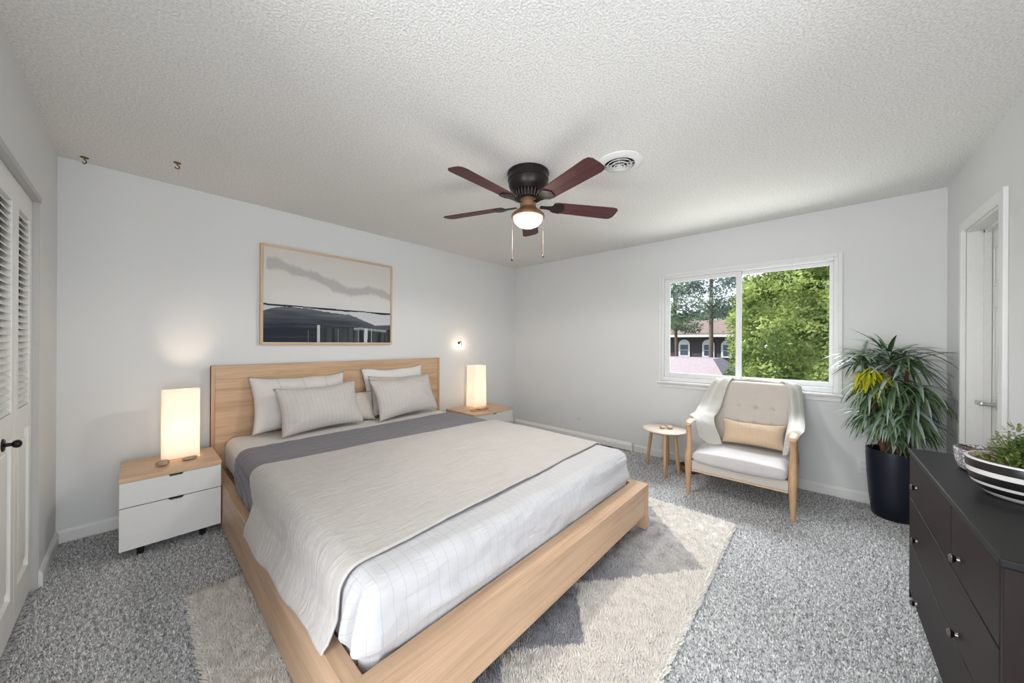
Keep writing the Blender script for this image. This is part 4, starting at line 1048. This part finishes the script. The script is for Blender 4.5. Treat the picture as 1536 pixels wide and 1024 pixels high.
# ================================================================== DRESSER
QX0, QX1, QY, QZ = 1.447, 2.664, -0.335, 0.757
ds = thing('dresser', ((QX0 + QX1) / 2, -0.5, 0), 'dark espresso chest of drawers with round metal knobs at the right wall', 'dresser')
new_obj('top', box(QX0 - 0.004, QX1 + 0.004, YD + 0.018, QY + 0.006, QZ - 0.022, QZ, 0.004, 2), M['esptop'], ds)
new_obj('body', box(QX0 + 0.0205, QX1 - 0.0125, YD + 0.018, QY - 0.02, 0.03, QZ - 0.0225, 0.002, 1), M['espresso'], ds)
for (a, b_) in ((QX0, QX0 + 0.02), (QX1 - 0.012, QX1)): new_obj('side_panel', box(a, b_, YD + 0.018, QY - 0.001, 0.0, QZ - 0.0225, 0.001, 1), M['espresso'], ds)
new_obj('plinth', box(QX0 + 0.02, QX1 - 0.02, YD + 0.05, QY - 0.035, 0.0, 0.03), M['darkgap'], ds)
xs_ = 1.905
def ddrawer(x0, x1, z0, z1, knobs):
    d = new_obj('drawer', box(x0, x1, QY - 0.019, QY, z0, z1, 0.002, 2), M['espresso'], ds)
    for (kx, kz) in knobs:
        bm = bmesh.new(); lathe(bm, (0, 0, 0), [(0, 0), (0.008, 0), (0.007, 0.003), (0.0065, 0.007), (0.0115, 0.011), (0.0135, 0.017), (0.010, 0.022), (0, 0.024)], 18)
        bmesh.ops.transform(bm, verts=bm.verts, matrix=Matrix.Translation((kx, QY, kz)) @ Matrix.Rotation(-PI / 2, 4, 'X'))
        new_obj('knob', bm, M['nickel'], d, smooth=50)
ddrawer(QX0 + 0.022, xs_ - 0.003, 0.520, 0.726, [(1.805, 0.585)])
ddrawer(xs_ + 0.003, QX1 - 0.014, 0.520, 0.726, [(2.475, 0.610)])
ddrawer(QX0 + 0.022, QX1 - 0.014, 0.292, 0.512, [(1.82, 0.330), (2.46, 0.365)])
ddrawer(QX0 + 0.022, QX1 - 0.014, 0.040, 0.284, [(1.82, 0.085), (2.46, 0.070)])

# striped planter bowl
CXB, CYB = 2.055, -0.528
sb = thing('planter_bowl', (CXB, CYB, QZ), 'black and white striped ceramic bowl planted with small leafy greens on the dresser', 'planter')
prof = [(0.0, 0.0), (0.080, 0.0), (0.092, 0.006), (0.104, 0.018), (0.110, 0.026), (0.121, 0.040), (0.125, 0.050), (0.130, 0.066), (0.132, 0.077), (0.134, 0.094), (0.1345, 0.104), (0.1345, 0.122), (0.133, 0.128), (0.127, 0.128), (0.124, 0.108), (0.0, 0.108)]
mif = [0, 0, 0, 1, 0, 0, 1, 0, 0, 1, 0, 0, 0, 0, 0]
mif = [0, 0, 0, 1, 1, 0, 1, 1, 0, 1, 1, 0, 0, 0, 0]
bm = bmesh.new(); lathe(bm, (CXB, CYB, QZ), prof, 64, mif=mif); new_obj('bowl', bm, [M['ceramicw'], M['ceramicb']], sb, smooth=35)
bm = bmesh.new(); lathe(bm, (CXB, CYB, QZ + 0.109), [(0.123, 0), (0.09, 0.006), (0, 0.010)], 40)
for v_ in bm.verts: v_.co.z += 0.004 * N(v_.co.x * 60, v_.co.y * 60)
new_obj('soil', bm, M['soil'], sb, smooth=True)
def chips(name, cx, cy, z, r_, n_, m_, parent, sz=0.012, seed=1):
    g = random.Random(seed); bm = bmesh.new()
    for k in range(n_):
        a = g.uniform(0, 2 * PI); rr = r_ * math.sqrt(g.random()); s = sz * g.uniform(0.5, 1.2)
        bmesh.ops.create_icosphere(bm, subdivisions=1, radius=1, matrix=Matrix.Translation((cx + rr * math.cos(a), cy + rr * math.sin(a), z)) @ Matrix.Rotation(g.uniform(0, 6), 4, 'Z') @ Matrix.Diagonal((s, s * 0.6, s * 0.4, 1)))
    o = new_obj(name, bm, m_, parent, smooth=True); o['kind'] = 'stuff'; return o
chips('bark_chips', CXB, CYB, QZ + 0.117, 0.118, 170, mat('red_bark', (0.20, 0.075, 0.045), 0.9, var=(40, 0.5)), sb)
def small_leaves(bm, cl_, base, n_, spread, hgt, L, w_, c0, c1, g):
    """little branching sprigs of oval leaves"""
    for k in range(n_):
        a = g.uniform(0, 2 * PI); rr = spread * math.sqrt(g.random()); x, y = rr * math.cos(a), rr * math.sin(a)
        hh = hgt * (1 - 0.55 * (rr / spread) ** 1.5) * g.uniform(0.15, 1.0)
        p = Vector((base[0] + x * 1.05, base[1] + y, base[2] + hh))
        az = a + g.uniform(-1.2, 1.2); el = g.uniform(-0.3, 1.1)
        d = Vector((math.cos(az) * math.cos(el), math.sin(az) * math.cos(el), math.sin(el))); s = Vector((-math.sin(az), math.cos(az), 0)); up = s.cross(d)
        l_ = L * g.uniform(0.6, 1.3); ww = w_ * g.uniform(0.7, 1.2); col = lerp3(c0, c1, g.random())
        P5 = [p, p + d * l_ * 0.45 + s * ww, p + d * l_ - up * l_ * 0.12, p + d * l_ * 0.45 - s * ww]; mid = p + d * l_ * 0.5 - up * ww * 0.35
        for q in P5 + [mid]: q.y = max(q.y, YD + 0.01)
        vs = [bm.verts.new(q) for q in P5]; vm = bm.verts.new(mid)
        for i in range(4):
            f = bm.faces.new((vs[i], vs[(i + 1) % 4], vm))
            for lp in f.loops: lp[cl_] = (*col, 1)
g = random.Random(5)
bm = bmesh.new(); cl_ = bm.loops.layers.float_color.new('Col')
small_leaves(bm, cl_, (CXB - 0.035, CYB - 0.01, QZ + 0.115), 1000, 0.075, 0.115, 0.020, 0.006, (0.05, 0.10, 0.02), (0.26, 0.34, 0.10), g)
small_leaves(bm, cl_, (CXB + 0.01, CYB + 0.02, QZ + 0.115), 350, 0.055, 0.145, 0.020, 0.0055, (0.10, 0.14, 0.04), (0.42, 0.44, 0.26), g)
small_leaves(bm, cl_, (CXB - 0.02, CYB, QZ + 0.112), 350, 0.11, 0.04, 0.020, 0.006, (0.05, 0.10, 0.02), (0.30, 0.34, 0.14), g)
new_obj('foliage', bm, attr_mat('small_leaf', 0.5), sb, recalc=False)
bm = bmesh.new()
for k in range(14):
    a = k * 2.4; rr = 0.045 * math.sqrt((k + 1) / 14)
    tube(bm, [(CXB - 0.02 + rr * math.cos(a), CYB + rr * math.sin(a), QZ + 0.112), (CXB - 0.02 + rr * 1.4 * math.cos(a), CYB + rr * 1.4 * math.sin(a), QZ + 0.20)], 0.0015, 5)
new_obj('stems', bm, M['bark'], sb)

# small patterned pot behind it
SX, SY = 2.385, -0.535
sp_ = thing('flower_pot', (SX, SY, QZ), 'small white pot with a grey pattern and bark filling behind the striped bowl', 'planter')
m = bpy.data.materials.new('patterned_ceramic'); m.use_nodes = True
n = m.node_tree.nodes; l = m.node_tree.links; b = n['Principled BSDF']; b.inputs['Roughness'].default_value = 0.4
t = n.new('ShaderNodeTexCoord'); v = n.new('ShaderNodeTexVoronoi'); v.feature = 'DISTANCE_TO_EDGE'; v.inputs['Scale'].default_value = 62; l.new(t.outputs['Object'], v.inputs['Vector'])
r = ramp(n, [(0.0, (0.22, 0.22, 0.25)), (0.10, (0.30, 0.30, 0.33)), (0.16, (0.78, 0.77, 0.76))]); l.new(v.outputs['Distance'], r.inputs[0]); l.new(r.outputs[0], b.inputs['Base Color'])
bm = bmesh.new(); lathe(bm, (SX, SY, QZ), [(0, 0), (0.085, 0), (0.096, 0.008), (0.106, 0.04), (0.110, 0.088), (0.106, 0.09), (0.102, 0.07), (0, 0.068)], 48); new_obj('pot', bm, m, sp_, smooth=40)
bm = bmesh.new(); lathe(bm, (SX, SY, QZ + 0.069), [(0.101, 0), (0, 0.006)], 32); new_obj('soil', bm, M['soil'], sp_)
chips('bark_chips', SX, SY, QZ + 0.078, 0.09, 110, mat('grey_brown_bark', (0.24, 0.17, 0.14), 0.9, var=(40, 0.6)), sp_, seed=3)
bm = bmesh.new(); pts = [(SX - 0.02 + 0.09 * math.cos(a), SY + 0.095 * math.sin(a) * 0.6 + 0.04, QZ + 0.078 + 0.022 * math.sin(a)) for a in [PI * k / 12 for k in range(13)]]; tube(bm, pts, 0.003, 6); new_obj('twig', bm, M['bark'], sp_, smooth=True)

# ================================================================== RUG
RX0, RX1, RY0, RY1 = 0.17, 2.84, 0.44, 2.335
CREAM, GREY, DGREY = (0.80, 0.755, 0.70), (0.52, 0.50, 0.49), (0.33, 0.33, 0.36)
polys = [
    ([(2.70, 1.00), (2.15, 0.485), (1.563, 0.963), (1.55, 1.6), (2.3, 1.9)], GREY, 1),
    ([(1.563, 0.963), (1.277, 0.736), (1.013, 0.977), (0.9, 1.7), (1.56, 1.7)], DGREY, 0),
    ([(1.013, 0.977), (0.86, 0.80), (0.60, 0.99), (0.70, 1.7), (1.0, 1.7)], DGREY, 0),
]
def inside(x, y, P):
    c = False; j = len(P) - 1
    for i in range(len(P)):
        if (P[i][1] > y) != (P[j][1] > y) and x < (P[j][0] - P[i][0]) * (y - P[i][1]) / (P[j][1] - P[i][1]) + P[i][0]: c = not c
        j = i
    return c
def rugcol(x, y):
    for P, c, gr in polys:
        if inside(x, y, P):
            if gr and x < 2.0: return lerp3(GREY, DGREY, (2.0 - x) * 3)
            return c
    return CREAM
def inside_bed(x, y): return BX0 + 0.25 < x < BX1 - 0.25 and y > BYF + 0.35
rg = thing('area_rug', ((RX0 + RX1) / 2, (RY0 + RY1) / 2, 0), 'thick cream shag rug with grey triangles partly under the oak bed', 'rug')
new_obj('backing', box(RX0 + 0.005, RX1 - 0.005, RY0 + 0.005, RY1 - 0.005, 0.001, 0.010), mat('rug_base', (0.62, 0.58, 0.53), 0.95), rg)
import array
def tufts_mesh(name, pts, m_, parent, org):
    """pts: (x,y,z,h,w,leanx,leany,(r,g,b)); each tuft a three-sided spike"""
    co = array.array('f'); cols = array.array('f')
    g = random.Random(3)
    for (x, y, z, h_, w_, lx, ly, c) in pts:
        a = g.uniform(0, 6.28)
        for k in range(3):
            co.extend((x - org[0] + w_ * math.cos(a + k * 2.094), y - org[1] + w_ * math.sin(a + k * 2.094), z))
        co.extend((x - org[0] + lx, y - org[1] + ly, z + h_))
        for k in range(4): cols.extend((*c, 1.0))
    nt_ = len(pts); me = bpy.data.meshes.new(name)
    me.vertices.add(nt_ * 4); me.vertices.foreach_set('co', co)
    idx = array.array('i')
    for i in range(nt_):
        b0 = 4 * i; idx.extend((b0, b0 + 1, b0 + 3, b0 + 1, b0 + 2, b0 + 3, b0 + 2, b0, b0 + 3))
    me.loops.add(nt_ * 9); me.loops.foreach_set('vertex_index', idx)
    me.polygons.add(nt_ * 3); me.polygons.foreach_set('loop_start', array.array('i', range(0, nt_ * 9, 3)))
    me.polygons.foreach_set('use_smooth', [True] * (nt_ * 3))
    at = me.color_attributes.new('Col', 'FLOAT_COLOR', 'POINT'); at.data.foreach_set('color', cols)
    me.update(calc_edges=True); me.materials.append(m_)
    o = bpy.data.objects.new(name, me); COL.objects.link(o); o['kind'] = 'stuff'
    if parent is not None: o.parent = parent
    else: o.location = org
    return o
g = random.Random(21); pts = []; s_ = 0.0080
nx = int((RX1 - RX0) / s_); ny = int((RY1 - RY0) / s_)
for i in range(nx):
    for j in range(ny):
        x = RX0 + (i + g.random()) * s_; y = RY0 + (j + g.random()) * s_
        if inside_bed(x, y): continue
        ed = min(x - RX0, RX1 - x, y - RY0, RY1 - y)
        cl = 0.5 + 0.5 * N(x * 28, y * 28, 1) + 0.3 * N(x * 70, y * 70, 2)
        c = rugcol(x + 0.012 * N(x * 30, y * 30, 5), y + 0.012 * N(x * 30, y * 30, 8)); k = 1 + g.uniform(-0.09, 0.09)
        lx = 0.016 * N(x * 22, y * 22, 9) + g.uniform(-0.005, 0.005); ly = 0.016 * N(x * 22, y * 22, 12) + g.uniform(-0.005, 0.005)
        if ed < 0.02:
            if RX1 - x == ed: lx += 0.014
            elif x - RX0 == ed: lx -= 0.016
            elif y - RY0 == ed: ly -= 0.014
            else: ly += 0.012
        hh = (0.011 + 0.015 * max(0, min(1, cl))) * (1 if ed > 0.01 else 0.8)
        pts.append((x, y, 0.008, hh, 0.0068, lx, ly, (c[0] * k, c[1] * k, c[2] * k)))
tufts_mesh('pile', pts, attr_mat('shag_yarn', 0.95, spec=0.05), rg, Vector(rg.location))

# carpet pile: short loops over the visible floor
g = random.Random(8); pts = []
def carpet_zone(x0, x1, y0, y1, s_):
    nx = int((x1 - x0) / s_); ny = int((y1 - y0) / s_)
    for i in range(nx):
        for j in range(ny):
            x = x0 + (i + g.random()) * s_; y = y0 + (j + g.random()) * s_
            if RX0 - 0.003 < x < RX1 and RY0 < y < RY1: continue
            if 0.45 < x < 2.3 and y > 2.3: continue
            if QX0 < x < QX1 and y < QY - 0.04: continue
            c = 0.5 + 0.9 * N(x * 75, y * 75, 1) + 0.5 * N(x * 160, y * 160, 3)
            c = lerp3((0.26, 0.26, 0.265), (0.97, 0.97, 0.98), c + g.uniform(-0.12, 0.12))
            pts.append((x, y, -0.002, g.uniform(0.009, 0.017), 0.0042 * s_ / 0.009, g.uniform(-0.005, 0.005), g.uniform(-0.005, 0.005), c))
carpet_zone(XL + 0.006, 0.75, 1.2, YA - 0.02, 0.0085)
carpet_zone(0.75, XB - 0.02, YD + 0.02, 1.9, 0.0095)
o = tufts_mesh('carpet_pile', pts, attr_mat('carpet_yarn', 1.0, spec=0.03), None, Vector((0, 0, 0)))
o['label'] = 'speckled grey wall-to-wall carpet pile covering the bedroom floor'; o['category'] = 'carpet'

# ================================================================== OUTSIDE
GZ = -3.0
bm = bmesh.new(); bx(bm, XB + 1.0, 60, -40, 45, GZ - 0.1, GZ); struct('ground', bm, mat('lawn', (0.10, 0.14, 0.06), 0.95, var=(2, 0.3)))
brick = bpy.data.materials.new('dark_brick'); brick.use_nodes = True
n = brick.node_tree.nodes; l = brick.node_tree.links; b = n['Principled BSDF']; b.inputs['Roughness'].default_value = 0.9
t = n.new('ShaderNodeTexCoord'); mp = n.new('ShaderNodeMapping'); mp.inputs['Rotation'].default_value = (PI / 2, 0, PI / 2)
bt = n.new('ShaderNodeTexBrick'); bt.inputs['Scale'].default_value = 4; bt.inputs['Color1'].default_value = (0.085, 0.05, 0.055, 1); bt.inputs['Color2'].default_value = (0.055, 0.035, 0.042, 1); bt.inputs['Mortar'].default_value = (0.10, 0.08, 0.085, 1)
l.new(t.outputs['Object'], mp.inputs[0]); l.new(mp.outputs[0], bt.inputs['Vector']); l.new(bt.outputs[0], b.inputs['Base Color'])
HX = 20.0
hs = thing('house', (HX + 4, 5.5, GZ), 'dark brick house with white arched windows and a brown roof seen through the window', 'house')
new_obj('wall', box(HX, HX + 8, 3.0, 12.0, GZ, 1.75), brick, hs)
bm = bmesh.new(); prism(bm, [(HX - 0.45, 1.70), (HX - 0.45, 1.82), (HX + 4, 2.75), (HX + 8.45, 1.82), (HX + 8.45, 1.70)], 'y', 2.6, 12.4); new_obj('roof', bm, mat('brown_shingle', (0.30, 0.20, 0.16), 0.9, var=(5, 0.2)), hs)
new_obj('gutter', box(HX - 0.55, HX - 0.44, 2.6, 12.4, 1.62, 1.74), M['vinyl'], hs)
new_obj('downspout', box(HX - 0.12, HX - 0.02, 3.1, 3.2, GZ, 1.65), M['vinyl'], hs)
for yc in (5.52, 4.36, 3.55 + 0.0, 6.9, 8.2):
    w_ = 0.56 if yc > 4 else 0.46
    bm = bmesh.new(); out = [(yc - w_ / 2, 0.58), (yc + w_ / 2, 0.58)] + [(yc + w_ / 2 * math.cos(a), 1.22 + w_ / 2 * math.sin(a)) for a in [PI * k / 12 for k in range(13)]]
    prism(bm, out, 'x', HX - 0.06, HX + 0.02); wf = new_obj('window_frame', bm, M['vinyl'], hs)
    for (za, zb) in ((0.66, 0.92), (0.95, 1.22)): new_obj('pane', box(HX - 0.07, HX - 0.055, yc - w_ / 2 + 0.09, yc + w_ / 2 - 0.09, za, zb), mat('dark_pane', (0.06, 0.08, 0.12), 0.1), wf)
gr = thing('garage', (13.2, 4.2, GZ), 'low outbuilding with a pale pink shingle roof in front of the brick house', 'building')
bm = bmesh.new()
v0 = [bm.verts.new(q) for q in ((11.2, 2.0, 0.25), (11.2, 6.2, 0.25), (12.3, 6.2, 0.80), (12.3, 2.55, 0.80), (13.6, 6.2, 0.80), (13.6, 2.55, 0.80), (14.7, 6.2, 0.25), (14.7, 2.0, 0.25))]
for f in ((0, 1, 2, 3), (3, 2, 4, 5), (5, 4, 6, 7), (0, 3, 5, 7), (1, 6, 4, 2), (0, 7, 6, 1)): bm.faces.new([v0[i] for i in f])
new_obj('roof', bm, mat('pink_shingle', (0.46, 0.36, 0.36), 0.85, var=(14, 0.18)), gr)
new_obj('wall', box(11.4, 14.5, 2.2, 6.1, GZ, 0.25), brick, gr)

def tree(name, x, y, z0, htop, trunk_h, crown, cnt, leaf, c0, c1, label, seed, trunk_r=0.16, lean=0.0, group=None, ybranch=None):
    """crown: list of (dx,dy,z,rx,ry,rz) blobs"""
    t = thing(name, (x, y, z0), label, 'tree', group); g = random.Random(seed)
    bm = bmesh.new(); pts = [Vector((x, y, z0)), Vector((x + 0.02, y + lean * 0.4, z0 + trunk_h * 0.5)), Vector((x, y + lean, z0 + trunk_h))]
    tube(bm, [cr(pts, k / 4) for k in range(9)], [trunk_r * (1 - 0.05 * k) for k in range(9)], 10)
    for (dx, dy, z, a, b_, c) in crown:
        p0 = Vector((x, y + lean * 0.8, z0 + trunk_h * 0.75)); p1 = Vector((x + dx, y + dy, z))
        if (p1 - p0).length > 0.3: tube(bm, [p0, p0.lerp(p1, 0.5) + Vector((0, 0, 0.15)), p1], [trunk_r * 0.45, trunk_r * 0.3, trunk_r * 0.12], 6)
    new_obj('trunk', bm, mat('tree_bark', (0.16, 0.115, 0.09), 0.95, var=(6, 0.4)), t, smooth=True)
    bm = bmesh.new(); cl_ = bm.loops.layers.float_color.new('Col')
    vol = [a * b_ * c for (_, _, _, a, b_, c) in crown]; tot = sum(vol)
    for (dx, dy, z, a, b_, c), vv in zip(crown, vol):
        for k in range(int(cnt * vv / tot)):
            while True:
                q = Vector((g.uniform(-1, 1), g.uniform(-1, 1), g.uniform(-1, 1)))
                if q.length < 1 and (q.length > 0.55 or g.random() < 0.25): break
            q *= 1 + 0.25 * N(q.x * 2 + dx, q.y * 2, q.z * 2 + seed)
            # gather leaves on sprays
            q2 = Vector((dx + q.x * a, dy + q.y * b_, z - z0 + q.z * c)); s1 = N(q2.x * 1.6, q2.y * 1.6, q2.z * 2.6 + seed)
            if s1 < -0.16: continue
            p = Vector((x, y, z0)) + q2; nrm = Vector((g.uniform(-1, 1), g.uniform(-1, 1), g.uniform(-0.1, 1.3))).normalized()
            t1 = nrm.orthogonal().normalized(); t1.rotate(Matrix.Rotation(g.uniform(0, 6.28), 3, nrm)); t2 = nrm.cross(t1); s = leaf * g.uniform(0.6, 1.3)
            vs = [bm.verts.new(p - t1 * s), bm.verts.new(p - t2 * s * 0.5), bm.verts.new(p + t1 * s), bm.verts.new(p + t2 * s * 0.5)]
            f = bm.faces.new(vs); col = lerp3(c0, c1, 0.42 + 0.9 * N(q2.x * 1.7 + 3, q2.y * 1.7, q2.z * 2.2) + 0.45 * (g.random() - 0.5))
            for lp in f.loops: lp[cl_] = (*col, 1)
    m_ = attr_mat(name + '_leaf', 0.6); nn_ = m_.node_tree.nodes; b_ = nn_['Principled BSDF']
    tl = nn_.new('ShaderNodeBsdfTranslucent'); vc = [q for q in nn_ if q.type == 'VERTEX_COLOR'][0]; m_.node_tree.links.new(vc.outputs[0], tl.inputs[0])
    mx = nn_.new('ShaderNodeMixShader'); mx.inputs[0].default_value = 0.4
    m_.node_tree.links.new(b_.outputs[0], mx.inputs[1]); m_.node_tree.links.new(tl.outputs[0], mx.inputs[2]); m_.node_tree.links.new(mx.outputs[0], nn_['Material Output'].inputs[0])
    new_obj('foliage', bm, m_, t, recalc=False)
    return t
GC0, GC1 = (0.10, 0.16, 0.035), (0.55, 0.62, 0.20)
tree('maple_tree', 10.6, 0.3, GZ, 5, 4.2, [(0, 0, 2.6, 1.4, 1.35, 1.2), (-0.6, 0.55, 1.4, 1.2, 0.95, 1.0), (-0.4, -0.6, 1.5, 1.3, 1.1, 1.1), (-0.8, 0.5, 0.1, 1.2, 1.0, 1.1), (-0.7, -0.5, 0.0, 1.3, 1.1, 1.1), (0.6, 0.9, 2.2, 1.0, 0.7, 0.9), (0.4, -0.9, 3.0, 1.2, 1.0, 0.9)],
     60000, 0.052, GC0, GC1, 'bright green leafy tree filling the right half of the window', 31)
tree('bushy_tree', 15.5, 0.6, GZ, 5, 4.5, [(0, 0.5, 2.4, 1.5, 1.6, 1.4), (0, -1.2, 2.8, 1.6, 1.6, 1.5), (0, 0, 0.5, 1.6, 2.2, 1.5), (0, -0.4, -1.2, 1.6, 2.4, 1.5)],
     22000, 0.08, (0.05, 0.10, 0.03), (0.30, 0.38, 0.14), 'darker green tree standing behind the bright leafy tree', 32)
tree('tall_pine', 16.0, 3.40, GZ, 8, 7.6, [(0, 0.0, 4.2, 1.0, 1.3, 0.8), (0, 0.9, 3.4, 0.9, 0.7, 0.6), (0, -0.7, 3.2, 0.9, 0.8, 0.9), (0, 0.1, 2.7, 0.7, 0.8, 0.5)],
     6500, 0.055, (0.12, 0.16, 0.15), (0.42, 0.50, 0.40), 'tall thin-trunked tree with bluish crown in the middle of the left window half', 33, trunk_r=0.105)
tree('tall_pine', 16.4, 4.75, GZ, 8, 7.2, [(0, 0.0, 3.9, 0.9, 0.8, 0.6), (0, 0.25, 2.5, 0.8, 0.7, 0.7), (0, -0.4, 2.2, 0.7, 0.6, 0.5)],
     6500, 0.055, (0.12, 0.17, 0.12), (0.42, 0.52, 0.32), 'slender tree at the left edge of the window leaning a little', 34, trunk_r=0.085, lean=0.25)
tree('background_tree', 33, 9.5, GZ, 8, 6, [(0, 0, 2.7, 2, 2.6, 1.2), (0, 2.8, 2.6, 2, 2.2, 1.2), (0, -3.0, 3.2, 2, 2.4, 1.7), (0, -5.2, 3.4, 2, 2.0, 2.2)],
     9000, 0.17, (0.08, 0.13, 0.06), (0.40, 0.48, 0.24), 'soft green trees rising behind the roof of the brick house', 35)
